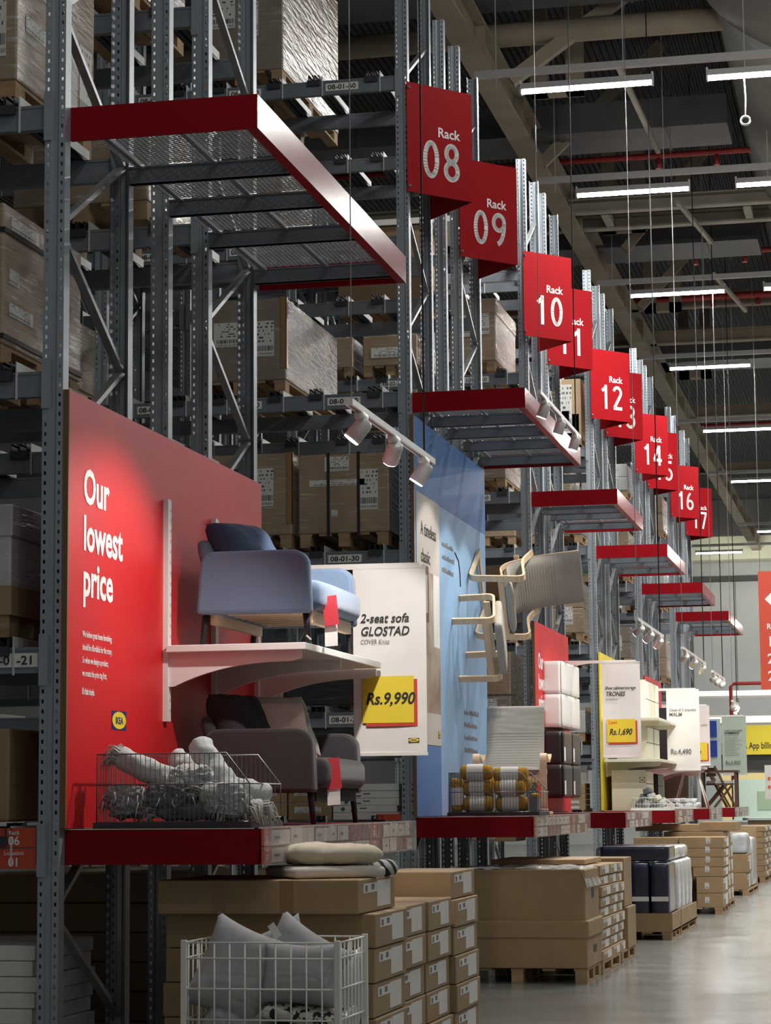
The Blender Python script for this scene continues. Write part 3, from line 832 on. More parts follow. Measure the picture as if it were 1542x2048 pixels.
for b in range(6):
    y0, d = Y0[b], DEP[b]
    t = thing('display_platform', 'dark red display platform on a rack end, %s to the camera' % which[b], 'platform', (0, y0, PB), 'red display platforms')
    build('front_fascia', MB().box(0, 1.0, y0, y0+0.02, PB, PT-0.004), 'red_board', t)
    build('side_fascia', MB().box(0.98, 1.0, y0+0.02, y0+d, PB, PT-0.004), 'red_board', t)
    build('deck', MB().box(0.0, 0.98, y0+0.02, y0+d, PT-0.03, PT-0.004), 'red_board', t)
    build('edge_trim', MB().box(0, 1.0, y0-0.003, y0+0.02, PT-0.004, PT).box(0.98, 1.003, y0-0.003, y0+d, PT-0.004, PT), 'pink_side', t)
    # clear ticket rails with paper cards along the aisle side
    zr = ((PB+0.09, PB+0.172), (PB+0.002, PB+0.084))
    random.seed(40+b)
    hold = build('ticket_rail', MB().box(1.028, 1.031, y0-0.005, y0+d, zr[0][0]-0.004, zr[0][1]+0.01).box(1.0, 1.03, y0-0.005, y0+d, zr[0][1]+0.008, zr[0][1]+0.011)
                 .box(1.028, 1.031, y0-0.005, y0+d, zr[1][0]-0.004, zr[1][1]).box(1.0, 1.03, y0-0.005, y0+d, zr[1][0]-0.006, zr[1][0]-0.003), 'clear_plastic', t)
    tags = [(0.0, 0.19)] + ([(2.42, 0.19)] if b < 2 else [(1.35, 0.16)])
    for (ty, tw) in tags:
        for i, (za, zb) in enumerate(zr):
            pl = build('location_tag', plate((1.015, y0+ty, za), (0, 1, 0), (0, 0, 1), tw, zb-za), 'red_tag', hold)
            if b < 2:
                code = '05' if (b == 0 and i == 0) else ('00' if i == 0 else '01') if b == 0 else ('08' if i == 0 else '00')
                text('lettering', 'Rack' if i == 0 else 'Location', 0.020, (1.0155, y0+ty+tw/2, zb-0.024), (0, 1, 0), (0, 0, 1), 'white_letter', pl, 'CENTER', 0.01)
                text('lettering', code, 0.05, (1.0155, y0+ty+tw/2, za+0.012), (0, 1, 0), (0, 0, 1), 'white_letter', pl, 'CENTER', 0.02)
    for i, (za, zb) in enumerate(zr):
        y = y0 + 0.2
        while y < y0+d-0.15:
            w = random.choice((0.18, 0.24, 0.3, 0.36)) if y < y0+d-0.45 else 0.12
            hit = any(y < y0+q[0]+q[1]+0.01 and y+w > y0+q[0]-0.01 for q in tags)
            if not hit and random.random() < 0.85:
                ci = build('price_card', plate((1.006+0.012*random.random(), y, za+0.002), (0, 1, 0), (0, 0, 1), w, (zb-za)*random.uniform(0.84, 0.99)), 'paper', hold)
                pl = MB()
                if random.random() < 0.8: pl.box(1.0205, 1.021, y+0.02, y+0.02+w*0.3, za+0.03, za+0.045)
                if pl.v: build('print', pl, 'ink_grey', t)
            y += w + random.uniform(0.01, 0.035)

# ---------------------------------------------------------------- folded rack number signs
def arc(cx, cy, rx, ry, a0, a1, n=16):
    return [(cx+rx*math.cos(math.radians(a0+(a1-a0)*i/n)), cy+ry*math.sin(math.radians(a0+(a1-a0)*i/n))) for i in range(n+1)]
DIG = {'0': [arc(.29, .5, .20, .435, 0, 360, 32)], '1': [[(.33, 0), (.33, 1.0)], [(.36, .93), (.12, .74)]],
       '2': [arc(.28, .72, .20, .215, 165, -30, 16) + [(.10, .075)], [(.06, .065), (.54, .065)]],
       '3': [arc(.26, .73, .20, .205, 150, -90, 14) , arc(.26, .29, .22, .235, 90, -150, 16)],
       '4': [[(.40, 0), (.40, .96)], [(.38, .95), (.06, .28)], [(.02, .255), (.56, .255)]],
       '5': [[(.50, .935), (.14, .935)], [(.15, .97), (.12, .52)], arc(.27, .31, .22, .25, 128, -140, 18)],
       '6': [arc(.29, .29, .20, .225, 0, 360, 26), arc(.40, .33, .31, .60, 100, 185, 12)],
       '7': [[(.05, .935), (.54, .935)], [(.49, .94), (.20, 0)]],
       '8': [arc(.29, .73, .175, .205, 0, 360, 26), arc(.29, .27, .20, .22, 0, 360, 26)],
       '9': [arc(.29, .71, .20, .225, 0, 360, 26), arc(.18, .67, .31, .60, -80, 5, 12)]}
def numerals(s, h, pos, right, up, par, m, lift, adv=0.66, sw=0.135):
    r = Vector(right); u = Vector(up); n = r.cross(u)
    x = -adv*h*len(s) + 0.06*h
    for ch in s:
        mb = MB()
        for path in DIG[ch]:
            P = [Vector((x+px*h*0.95, py*h)) for px, py in path]; hw = sw*h/2
            for i in range(len(P)-1):
                d = (P[i+1]-P[i]).normalized(); q = Vector((-d.y, d.x))*hw
                e0 = d*(hw*0.35 if 0 < i else 0); e1 = d*(hw*0.35 if i < len(P)-2 else 0)
                mb.add([Vector(pos)+n*lift+r*w.x+u*w.y for w in (P[i]-q-e0, P[i+1]-q+e1, P[i+1]+q+e1, P[i]+q-e0)], [(0, 1, 2, 3)])
        build('digit', mb, m, par)
        x += adv*h
SIGN_Y = [(1, 8.597, '08'), (1, 11.142, '09'), (2, 15.197, '10'), (2, 17.049, '11'), (3, 21.251, '12'), (3, 22.929, '13'),
          (4, 26.908, '14'), (4, 28.803, '15'), (5, 33.037, '16'), (5, 36.24, '17')]
for b, ys, num in SIGN_Y:
    t = thing('rack_sign', 'folded red hanging sign reading Rack %s in white' % num, 'sign', (0, ys, 6.88), 'folded red rack signs')
    ax, ay = 0.49, ys+0.53
    rr = Vector((ax, ay-ys, 0)); L_ = rr.length; rr.normalize()
    z0, z1 = 6.88, 7.88
    mb = plate((0.0, ys, z0), rr, (0, 0, 1), L_, 1.0, 0.008)
    pn = build('front_panel', mb, 'red_sign', t)
    r2 = Vector((-ax, ay-ys, 0)).normalized()
    build('rear_panel', plate((ax, ay, z0), r2, (0, 0, 1), L_, 1.0, 0.008), 'red_sign', t)
    q = Vector((0, ys, z0))
    numerals(num, 0.345, q + rr*(0.83*L_) + Vector((0, 0, 0.155)), rr, (0, 0, 1), t, 'white_letter', 0.003)
    text('lettering', 'Rack', 0.125, q + rr*(0.80*L_) + Vector((0, 0, 0.545)), rr, (0, 0, 1), 'white_letter', t, 'RIGHT', 0.018, lift=0.003)
    mb = MB()
    for zz in (z0+0.05, z1-0.05): mb.cbox(q + rr*0.02 + Vector((0.006, -0.006, zz-z0)), (0.02, 0.02, 0.02))
    build('bolt', mb, 'galv', t)
# ================================================================ pallet loads in the racks
def pallet_parts(par, x0, x1, y0, y1, z, name='pallet', h=0.12):
    mb = MB(); n = max(4, int((x1-x0)/0.16))
    for k in range(5):
        xa = x0 + (x1-x0-0.11)*k/4
        mb.box(xa, xa+0.11, y0, y1, z+h-0.02, z+h)
    for xa in (x0, (x0+x1)/2-0.05, x1-0.1):
        for ya in (y0, (y0+y1)/2-0.07, y1-0.14):
            mb.box(xa, xa+0.1, ya, ya+0.14, z+0.02, z+h-0.02)
        mb.box(xa, xa+0.1, y0, y1, z, z+0.02)
    return build(name, mb, 'wood_pallet', par)

def label_plate(par, x, y, z, w, h, face='front', x1=None):
    if face == 'front':
        return build('shipping_label', plate((x, y-0.003, z), (1, 0, 0), (0, 0, 1), w, h), 'label_print', par)
    return build('shipping_label', plate((x+0.003, y, z), (0, 1, 0), (0, 0, 1), w, h), 'label_print', par)

LOADG = 'pallet loads in the racks'
def load(lab, x0, x1, y0, y1, z, zt, style='wrap_brown', tiers=1, straps=0, lip=0.0, guard=False, labels=(), grp=LOADG, pal=True):
    t = thing('pallet_load', lab, 'pallet load', ((x0+x1)/2, (y0+y1)/2, z), grp)
    zb = z
    if pal:
        pallet_parts(t, x0+0.01, x1-0.01, y0+0.01, y1-0.01, z); zb = z+0.12
    for k in range(tiers):
        a = zb + (zt-zb)*k/tiers; c = zb + (zt-zb)*(k+1)/tiers - 0.004
        j = 0.006*((k*7) % 3)
        build('carton', MB().box(x0+j, x1-j, y0+j, y1-j, a, c), style, t, origin=((x0+x1)/2, (y0+y1)/2, a), bevel=0.012)
    if lip:
        build('carton_lid', MB().box(x0-0.008, x1+0.008, y0-0.008, y1+0.008, zt-lip, zt+0.006), style, t, bevel=0.008)
    for k in range(straps):
        xs = x0 + (x1-x0)*(k+1)/(straps+1)
        mb = MB(); w = 0.012
        mb.box(xs-w, xs+w, y0-0.01, y0-0.004, zb-0.02, zt+0.006); mb.box(xs-w, xs+w, y0-0.01, y1+0.01, zt+0.002, zt+0.008)
        build('strap', mb, 'black', t)
    if guard:
        mb = MB(); mb.box(x1-0.05, x1+0.006, y0-0.006, y0, zb+0.1, zt); mb.box(x1, x1+0.006, y0-0.006, y0+0.05, zb+0.1, zt)
        build('edge_guard', mb, 'tape', t)
    for (face, fx, fz, w, h) in labels:
        if face == 'front': label_plate(t, x0+fx, y0, zb+fz, w, h)
        else: label_plate(t, x1, y0+fx, zb+fz, w, h, 'side')
    return t

S = 0.118
# near rack, far left
load('shrink-wrapped brown carton load at the top left corner, above the near canopy', -1.12, -0.30, 0.0, 1.2, 5.03+S, 6.25, 'wrap_brown', 1, labels=[('front', 0.60, 0.13, 0.16, 0.42), ('side', 0.1, 0.55, 0.35, 0.08), ('side', 0.12, 0.3, 0.3, 0.09), ('side', 0.95, 0.05, 0.2, 0.45)])
t = load('wrapped brown carton load with two black bands, left edge, below the top left load', -1.17, -0.36, 0.0, 1.18, 3.635+S, 4.62, 'wrap_flat', 1, labels=[('side', 0.68, 0.38, 0.3, 0.26), ('side', 0.1, 0.62, 0.4, 0.07), ('side', 0.08, 0.33, 0.14, 0.08), ('side', 0.08, 0.16, 0.34, 0.07)])
for zz in (3.90, 4.46):
    build('strap', MB().box(-1.178, -0.352, -0.008, 1.188, zz, zz+0.025), 'black', t)
t = load('white-wrapped load with grey lid at the left edge beside the near upright', -1.12, -0.30, 0.0, 0.85, 2.233+S, 3.03, 'wrap_white', 1, lip=0.16, labels=[('front', 0.56, 0.13, 0.2, 0.3)])
build('carton_base', MB().box(-1.125, -0.295, -0.006, 0.856, 2.47, 2.62), 'cardboard', t)
load('ochre carton at the left edge just above the red Rack 06 tag', -1.12, -0.296, 0.0, 1.0, 1.29+0.14, 1.9, 'cardboard', 1, pal=False)
# white flat packs bottom left, layered
for k in range(9):
    z0 = 0.12 + 0.078*k
    t = tag(build('flat_pack', MB().box(-1.3+0.01*(k % 3), -0.15 - 0.012*((k*5) % 3), 0.03, 0.90, z0, z0+0.075), 'white_paint', bevel=0.006),
            'long white flat pack, number %d from the bottom of the stack at lower left' % (k+1), 'flat pack', 'white flat packs at lower left')
t = thing('pallet', 'wooden pallet under the white flat packs at lower left', 'pallet', (-0.6, 0.6, 0), 'pallets on the floor')
pallet_parts(t, -1.3, -0.16, 0.04, 0.9, 0.0, 'pallet_frame')
# back to back rack behind it: seen dimly between the posts
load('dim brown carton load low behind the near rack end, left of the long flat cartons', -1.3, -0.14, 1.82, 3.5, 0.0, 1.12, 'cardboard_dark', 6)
load('brown carton load on the beams right behind the near canopy', -1.3, -0.4, 2.5, 3.6, 5.03+S, 5.9, 'wrap_brown', 1)
load('wrapped carton load high behind the near rack, above the canopy mesh', -1.5, -0.5, 2.5, 3.6, 6.43+S, 7.4, 'wrap_silver', 1)
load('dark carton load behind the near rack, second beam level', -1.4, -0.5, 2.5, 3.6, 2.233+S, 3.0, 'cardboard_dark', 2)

# rack 08, facing the camera
ya, yb = 8.73, 9.93
load('tall carton load in glossy film on the top beam of the 08 rack', -1.98, -1.17, ya, 10.9, 7.89+S, 9.5, 'wrap_silver', 1, labels=[('front', 0.44, 0.33, 0.14, 0.36), ('front', 0.0, 0.42, 0.36, 0.3)])
load('wrapped carton load seen through the near canopy mesh, on the 08 rack', -2.05, -1.2, ya, yb, 6.43+S, 7.3, 'wrap_brown', 1, guard=True, labels=[('front', 0.2, 0.3, 0.3, 0.3)])
load('wrapped carton load at the left of the 08 rack, seen through the near canopy mesh', -2.95, -2.12, ya, yb, 6.43+S, 7.25, 'wrap_silver', 1, labels=[('front', 0.2, 0.3, 0.3, 0.3)])
load('large carton load with crinkled film on its side, above the hanging spotlights', -2.03, -1.15, ya, 10.7, 5.03+S, 6.02, 'wrap_silver', 1, guard=True, labels=[('front', 0.53, 0.22, 0.24, 0.32), ('front', 0.21, 0.32, 0.33, 0.22)])
load('brown carton load with a tape-lined edge, between the red panel and the twin-banded load', -1.95, -1.10, ya, yb, 3.635+S, 4.61, 'wrap_flat', 1, guard=True, labels=[('front', 0.48, 0.26, 0.2, 0.34)])
load('wide brown wrapped load with two black vertical bands, above the 08-01-30 tag', -1.04, -0.22, ya, yb, 3.635+S, 4.58, 'wrap_flat', 1, straps=2, labels=[('front', 0.55, 0.2, 0.17, 0.36), ('front', 0.24, 0.55, 0.22, 0.13), ('front', 0.1, 0.42, 0.5, 0.055), ('front', 0.3, 0.15, 0.055, 0.055)])
load('brown carton load on the third beam level, far left behind the red panel top', -2.85, -2.05, ya, yb, 3.635+S, 4.5, 'wrap_brown', 1)
load('dark wrapped carton load on the third beam level of the 08 rack, farthest left', -4.0, -3.1, ya, yb, 5.03+S, 5.9, 'wrap_flat', 1)
load('pale carton with a barcode sheet behind the beige cushion, under the shelf', -1.75, -1.19, ya, yb, 2.233+0.13, 2.72, 'wrap_flat', 1, pal=False, labels=[('front', 0.2, 0.06, 0.22, 0.22)])
load('glossy black wrapped load beside the price banner, above the 08-01-20 tag', -1.17, -0.5, ya, yb, 2.233+0.13, 2.82, 'wrap_black', 1, pal=False)
load('tall black crate standing right of the glossy black wrapped load', -0.47, -0.2, ya, yb, 2.233+0.13, 2.74, 'cabinet_black', 1, pal=False)
# lowest shelf: brown cartons and white flat boxes
for r in range(2):
    for c in range(3):
        x1 = -0.75 - 0.40*c; z0 = 1.372 + 0.15*r
        t = thing('carton', 'brown carton with a white strip label, %s row, %s, behind the sofa legs' % (('lower', 'upper')[r], ('right', 'middle', 'left')[c]), 'carton', (x1-0.19, 9.0, z0), 'brown cartons behind the sofa legs')
        build('box', MB().box(x1-0.385, x1, 8.70, 9.4, z0, z0+0.145), 'cardboard', t, bevel=0.006)
        label_plate(t, x1-0.33, 8.70, z0+0.06, 0.24, 0.055)
for k in range(5):
    z0 = 1.372 + 0.062*k
    t = thing('flat_box', 'white flat box, %s of the stack behind the front sofa leg' % ('bottom', 'second', 'third', 'fourth', 'top')[k], 'box', (-0.44, 9.0, z0), 'white flat boxes')
    x0 = -0.735 + (0.0, 0.0, 0.03, 0.03, 0.02)[k]
    build('box', MB().box(x0, -0.15 - (0.02 if k == 1 else 0), 8.70, 9.3, z0, z0+0.059), 'white_paint', t, bevel=0.004)
    if k in (1, 2, 3):
        mb = MB(); cx, cz = x0+0.09, z0+0.03
        mb.prism([(0.017*math.cos(a), 0.017*math.sin(a)) for a in [2*PI*i/14 for i in range(14)]], lambda u, v, q: Vector((cx+u, 8.698-q, cz+v)), 0, 0.002)
        build('dot', mb, 'green', t)
        build('print', MB().box(x0+0.16, x0+0.22, 8.696, 8.70, z0+0.014, z0+0.022), 'ink', t); build('print', MB().box(x0+0.24, x0+0.30, 8.696, 8.70, z0+0.034, z0+0.040), 'ink', t)
# floor level behind the near platform
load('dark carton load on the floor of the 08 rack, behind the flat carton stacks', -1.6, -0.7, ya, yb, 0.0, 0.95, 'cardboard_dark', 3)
load('orange-brown goods carton at the right end of the 08 rack beside its upright', -0.55, -0.2, 9.6, 10.2, 1.93, 2.03, 'cardboard', 1, pal=False)

# rack 09 behind, and the farther racks
load('pale carton load behind the 08 rack, seen above the hanging spotlights', -1.9, -1.2, 11.4, 12.4, 3.635+S, 4.4, 'wrap_brown', 1)
yc = 15.55
load('brown carton load with a label, left of the 08 rack post, on the 10 rack', -2.0, -1.34, yc, yc+1.2, 6.43+S, 7.04, 'wrap_flat', 1, labels=[('front', 0.1, 0.1, 0.5, 0.12)])
load('narrow brown carton load on the 10 rack beside the crinkled-film load', -2.75, -2.12, yc, yc+1.2, 6.43+S, 7.04, 'wrap_brown', 1)
load('wrapped carton load with a white sheet left of the 10 sign', -0.95, -0.40, yc, yc+1.5, 6.43+S, 7.41, 'wrap_brown', 1, lip=0.17, labels=[('front', 0.10, 0.3, 0.16, 0.26), ('front', 0.36, 0.32, 0.12, 0.25)])
t = load('dark brown carton load with a white lid sheet behind the near canopy', -2.3, -1.2, yc, yc+1.2, 7.30, 8.36, 'cardboard_dark', 1)
build('lid_sheet', MB().box(-2.3, -0.9, yc-0.02, yc+1.2, 8.37, 8.44), 'white_paint', t)
load('grey wrapped carton load on the 10 rack under the second canopy', -0.95, -0.3, yc, yc+1.2, 5.03+S, 5.6, 'wrap_brown', 2)
load('brown wrapped carton load on the 10 rack between the two wall chairs', -1.1, -0.3, yc, yc+1.2, 3.635+S, 4.25, 'cardboard_dark', 2)
load('film-wrapped brown carton on the 10 rack behind the footstool', -0.85, -0.28, yc, yc+1.2, 2.75, 3.25, 'wrap_flat', 1, pal=False)
load('grey film-wrapped bales on the 10 rack above the platform armchair', -0.85, -0.28, yc, yc+1.2, 2.233+0.13, 2.74, 'wrap_silver', 1, pal=False, labels=[('front', 0.25, 0.1, 0.16, 0.24)])
for k in range(2):
    load('brown carton with a white strip on the 10 rack below the second platform, %s' % ('lower', 'upper')[k], -0.9, -0.24, yc-0.05, yc+0.7, 1.07+0.11*k, 1.175+0.11*k, 'cardboard', 1, pal=False, labels=[('front', 0.12, 0.03, 0.3, 0.05)])
for (b, y, nm) in ((3, 21.5, '12'), (4, 27.46, '14'), (5, 33.48, '16')):
    sty = ['wrap_brown', 'wrap_silver', 'wrap_flat', 'wrap_white', 'cardboard']
    for li, z in enumerate(LEVELS[1:5]):
        zh = (0.42, 0.95, 0.8, 0.9)[li] if b != 4 else (0.8, 0.7, 0.95, 0.6)[li]
        load('%s load at the end of the %s rack on its %s beam level' % (('wrapped carton', 'silvery wrapped', 'brown carton', 'pale wrapped')[(li+b) % 4], nm, ('second', 'third', 'fourth', 'fifth')[li]),
             -0.98, -0.2, y, y+1.15, z+S, z+S+0.12+zh*0.75, sty[(li+b) % 4], 1 + (li % 2), labels=[('front', 0.45, 0.12, 0.18, 0.25)])
        load('%s load one place in from the end of the %s rack, %s beam level' % (('pale wrapped', 'wrapped carton', 'silvery wrapped', 'brown carton')[(li+b) % 4], nm, ('second', 'third', 'fourth', 'fifth')[li]),
             -2.0, -1.15, y, y+1.15, z+S, z+S+0.12+zh*0.7, sty[(li+b+1) % 4], 1)
load('tall carton column with striped labels beside the second spotlight rail', -0.55, -0.18, 21.5, 22.6, 6.43+S, 7.5, 'cardboard_light', 1, labels=[('front', 0.02, 0.05, 0.22, 0.7)])
for k in range(5):
    z0 = 1.40 + 0.075*k
    t = thing('carton', 'small brown carton with white front label, %s of the pile beside the yellow panel' % ('bottom', 'second', 'third', 'fourth', 'top')[k], 'carton', (-0.6, 21.45, z0), 'small cartons beside the yellow panel')
    build('box', MB().box(-0.95, -0.22, 21.43, 22.0, z0, z0+0.072), 'cardboard', t, bevel=0.004)
    label_plate(t, -0.6, 21.43, z0+0.015, 0.3, 0.042)
# lit screen in the dark of the 12 rack
t = thing('monitor', 'small lit pale blue screen in the gap left of the yellow panel', 'screen', (-0.35, 21.7, 1.79))
build('casing', MB().box(-0.52, -0.2, 21.62, 21.66, 1.79, 2.02), 'white_paint', t)
build('screen', MB().box(-0.48, -0.38, 21.612, 21.62, 1.83, 1.98), 'screen_blue', t)

# ================================================================ floor goods in front of the near platform
def carton(lab, x0, x1, y0, y1, z0, z1, grp, mt='cardboard', seam=(), label=True, lw=None):
    t = thing('carton', lab, 'carton', ((x0+x1)/2, (y0+y1)/2, z0), grp)
    build('box', MB().box(x0, x1, y0, y1, z0, z1), mt, t, origin=((x0+x1)/2, (y0+y1)/2, z0), bevel=0.006)
    for sx_ in seam:
        build('tape', MB().box(sx_, sx_+0.07, y0-0.001, y0+0.05, z0+0.004, z1-0.004), 'tape', t)
    if label:
        h = z1-z0; d = y1-y0
        mb = MB()
        mb.box(x1, x1+0.0015, y0+d*0.5, y0+d*0.86, z0+h*0.12, z0+h*0.9); mb.box(x1, x1+0.0012, y0+d*0.14, y0+d*0.52, z0+h*0.58, z0+h*0.86)
        lb = build('shipping_label', mb, 'paper', t)
        build('print', MB().box(x1+0.0014, x1+0.002, y0+d*0.18, y0+d*0.24, z0+h*0.62, z0+h*0.8), 'ink_grey', lb)
        build('print', MB().box(x1+0.0014, x1+0.002, y0+d*0.34, y0+d*0.42, z0+h*0.66, z0+h*0.82), 'ink_grey', lb)
    return t
NUM = ['top', 'second', 'third', 'fourth', 'fifth', 'sixth', 'bottom']
random.seed(5)
cols = [(0.21, 1.07), (1.11, 1.90), (1.95, 2.64), (2.70, 3.48)]
cname = ['nearest', 'second', 'third', 'farthest']
tops = [1.133, 0.955, 0.955, 1.10]
lh = [(1.133-0.105)/6, 0.85/5, 0.85/5, (1.10-0.105)/6]
for c, (ya_, yb_) in enumerate(cols):
    z = tops[c]; k = 0
    while z - lh[c] > 0.10:
        j = random.uniform(-0.012, 0.012); off = 0.0
        if c == 0: off = (-0.0, 0.055, 0.05, 0.06, 0.05, 0.055)[min(k, 5)]
        yo = 0.0 if not (c == 0 and k > 0) else 0.12
        if c == 3 and k > 0: off = 0.015
        xl = 0.41 + random.uniform(-0.015, 0.015) if c < 3 else 0.9 - random.uniform(0, 0.02)
        if c in (1, 2): xl = 0.75
        ye = yb_ + (0.03 if c == 0 and k else 0)
        carton('long flat brown carton, %s from the top in the %s stack under the near platform' % (NUM[k], cname[c]) if k else 'long flat brown carton on top of the %s stack under the near platform' % cname[c],
               xl, 1.445+off+j, ya_+yo, min(ye, 1.105) if c == 0 else yb_, z-lh[c]+0.004, z, 'flat cartons under the near platform', seam=(0.7, 1.05) if c == 0 and k == 0 else ((0.98,) if c == 3 and k == 0 else ()))
        z -= lh[c]; k += 1
for c, (ya_, yb_) in enumerate(cols):
    pass
t = thing('pallet', 'wooden pallet under the near stack of long flat cartons', 'pallet', (0.95, 1.8, 0), 'pallets on the floor')
zb = 0.105
pallet_parts(t, 0.45, 1.42, 0.25, 1.85, 0.0, 'pallet_frame', zb)
t = thing('pallet', 'wooden pallet under the far stacks of long flat cartons', 'pallet', (0.95, 2.7, 0), 'pallets on the floor')
pallet_parts(t, 0.45, 1.42, 1.95, 3.45, 0.0, 'pallet_frame', zb)
# ================================================================ near display (rack end at y = 0)
YV = (0, 1, 0); ZV = (0, 0, 1); XV = (1, 0, 0)
def words_panel(t, y0, k):
    # heading, small paragraph and the oval mark of the red panels; k scales along the wall
    for s, z in (('Our', 3.055), ('lowest', 2.812), ('price', 2.578)):
        text('lettering', s, 0.25, (0.03, y0+0.20, z), YV, ZV, 'white_letter', t, 'LEFT', 0.026, sx=0.92*k)
    for i, s in enumerate(('We believe great home furnishing', 'should be affordable for the many.', 'So when we design a product,', 'we create the price tag first.')):
        text('lettering', s, 0.047, (0.03, y0+0.20, 2.362-0.0665*i), YV, ZV, 'white_letter', t, 'LEFT', 0.006, sx=0.70*k)
    text('lettering', "It's that simple.", 0.047, (0.03, y0+0.20, 2.07), YV, ZV, 'white_letter', t, 'LEFT', 0.018, sx=0.66*k)
def oval_logo(par, p, right, w, h, lift=0.002, base='logo_blue', disc='logo_yellow', txt='logo_blue'):
    r = Vector(right); u = Vector(ZV); n = r.cross(u); p = Vector(p)
    o = build('logo', plate(p - r*w/2 - u*h/2 + n*lift, right, ZV, w, h, 0.0015), base, par)
    mb = MB(); el = [(0.47*w*math.cos(a), 0.46*h*math.sin(a)) for a in [2*PI*i/28 for i in range(28)]]
    mb.prism(el, lambda a, b, t: p + n*(lift+t) + r*a + u*b, 0.0003, 0.0012)
    build('oval', mb, disc, o)
    text('lettering', 'IKEA', h*0.50, p - u*h*0.18 + n*(lift+0.0012), right, ZV, txt, o, 'CENTER', 0.03, sx=w/h*0.50, lift=0.0004)

t = thing('display_board', 'large red wall panel with white heading at the near rack end', 'wall panel', (0.02, 1.77, PT), 'red wall panels')
build('board', MB().box(0.012, 0.03, -0.06, 3.595, PT+0.004, 3.60), 'red_panel', t)
build('edge', MB().box(0.0, 0.03, -0.075, -0.06, PT+0.004, 3.60), 'panel_edge', t)
words_panel(t, -0.05, 1.0)
oval_logo(t, (0.03, 0.73, 1.955), YV, 0.235, 0.10)

def wall_shelf(lab, ys, y0, y1, zs, depth, zrail0, zrail1, grp, mt='white_paint', xr=0.03):
    t = thing('display_shelf', lab, 'shelf', (xr, (y0+y1)/2, zs), grp)
    for yy in ys:
        mb = MB(); mb.box(xr, xr+0.03, yy-0.03, yy+0.03, zrail0, zrail1)
        k = zrail0 + 0.05
        while k < zrail1:
            mb.box(xr+0.03, xr+0.0306, yy+0.012, yy+0.019, k, k+0.02, 1); k += 0.06
        build('rail', mb, [mt, 'ink_grey'], t)
    for yy in ys:
        pr_ = [(xr+0.03, zs), (xr+0.03, zs-0.19)]
        for i in range(11):
            a = i/10; pr_.append((xr+0.03+0.03+a*(depth-0.16), zs-0.06 - 0.13*(1-a)**2.4))
        pr_ += [(xr+depth-0.04, zs-0.045), (xr+depth-0.04, zs)]
        build('bracket', MB().prism(pr_, lambda u, v, q: Vector((u, yy-0.015+0.03*q, v)), 0, 1), mt, t)
    build('board', MB().box(xr+0.03, xr+depth, y0, y1, zs, zs+0.04), mt, t, bevel=0.004)
    return t
wall_shelf('white wall shelf on three slotted rails carrying the blue sofa', (1.52, 2.47, 3.44), 1.45, 3.40, 2.36, 0.84, 1.975, 3.235, 'white wall shelves')

def sofa(lab, x0, y0, z0, m, md, slats):
    # x0 back, y0 near end; arms across x, sofa length along +y
    t = thing('two_seat_sofa', lab, 'sofa', (x0+0.36, y0+0.60, z0))
    Lg = 1.22
    def lean(v): return Vector((v.x, v.y, v.z))
    for yy in (y0+0.055, y0+Lg-0.055):
        ol = []
        for (cx_, cz_, rr_, a0_) in ((0.03, 0.205, 0.02, 180), (0.655, 0.20, 0.02, 270), (0.57, 0.445, 0.095, 0), (0.115, 0.455, 0.085, 90)):
            for q_ in range(8):
                an = math.radians(a0_ + 90*q_/7); ol.append((cx_+rr_*math.cos(an), cz_+rr_*math.sin(an)))
        build('arm', MB().prism(ol, lambda u, v, q: Vector((x0+u, yy-0.055+0.11*q, z0+v)), 0, 1, 0, False), m, t, bevel=0.022)
    def bk(v): return Vector((v.x - 0.055*(v.z/0.22), v.y, v.z))
    build('backrest', MB().rbox((x0+0.075, y0+Lg/2, z0+0.40), (0.10, Lg-0.14, 0.44), (0.05, 0.05, 0.05), 8, fn=bk), m, t, weld=True)
    def st(v):
        return Vector((v.x, v.y, v.z + 0.012*math.cos(v.x*3)*math.cos(v.y*2.6) + 0.004*nz(v, 9)))
    build('seat', MB().rbox((x0+0.385, y0+Lg/2, z0+0.285), (0.68, Lg-0.21, 0.175), (0.06, 0.04, 0.06), 14, fn=st), m, t, weld=True)
    build('back_pad', MB().rbox((x0+0.20, y0+Lg/2, z0+0.40), (0.14, Lg-0.24, 0.24), (0.07, 0.05, 0.07), 10, fn=lambda v: Vector((v.x-0.08*(v.z/0.15), v.y, v.z))), md, t, weld=True)
    for xx, yy, dx in ((x0+0.05, y0+0.09, -0.03), (x0+0.63, y0+0.09, 0.02), (x0+0.05, y0+Lg-0.09, -0.03), (x0+0.63, y0+Lg-0.09, 0.02)):
        build('leg', MB().tube([(xx, yy, z0+0.22), (xx+dx, yy, z0)], [0.021, 0.015], 10), 'black', t)
    mb = MB()
    mb.box(x0+0.62, x0+0.66, y0+0.12, y0+Lg-0.12, z0+0.13, z0+0.2); mb.box(x0+0.06, x0+0.10, y0+0.12, y0+Lg-0.12, z0+0.13, z0+0.2)
    for k in range(7):
        yy = y0+0.16+0.14*k
        mb.box(x0+0.08, x0+0.64, yy, yy+0.06, z0+0.185, z0+0.197)
    build('slat_base', mb, 'birch' if slats else 'cushion_black', t)
    return t
SB = sofa('blue two-seat sofa standing on the white wall shelf', 0.175, 1.62, 2.402, 'sofa_blue', 'sofa_blue', True)
SG = sofa('dark grey two-seat sofa standing on the near red platform under the shelf', 0.195, 1.63, PT, 'sofa_grey', 'sofa_grey', False)
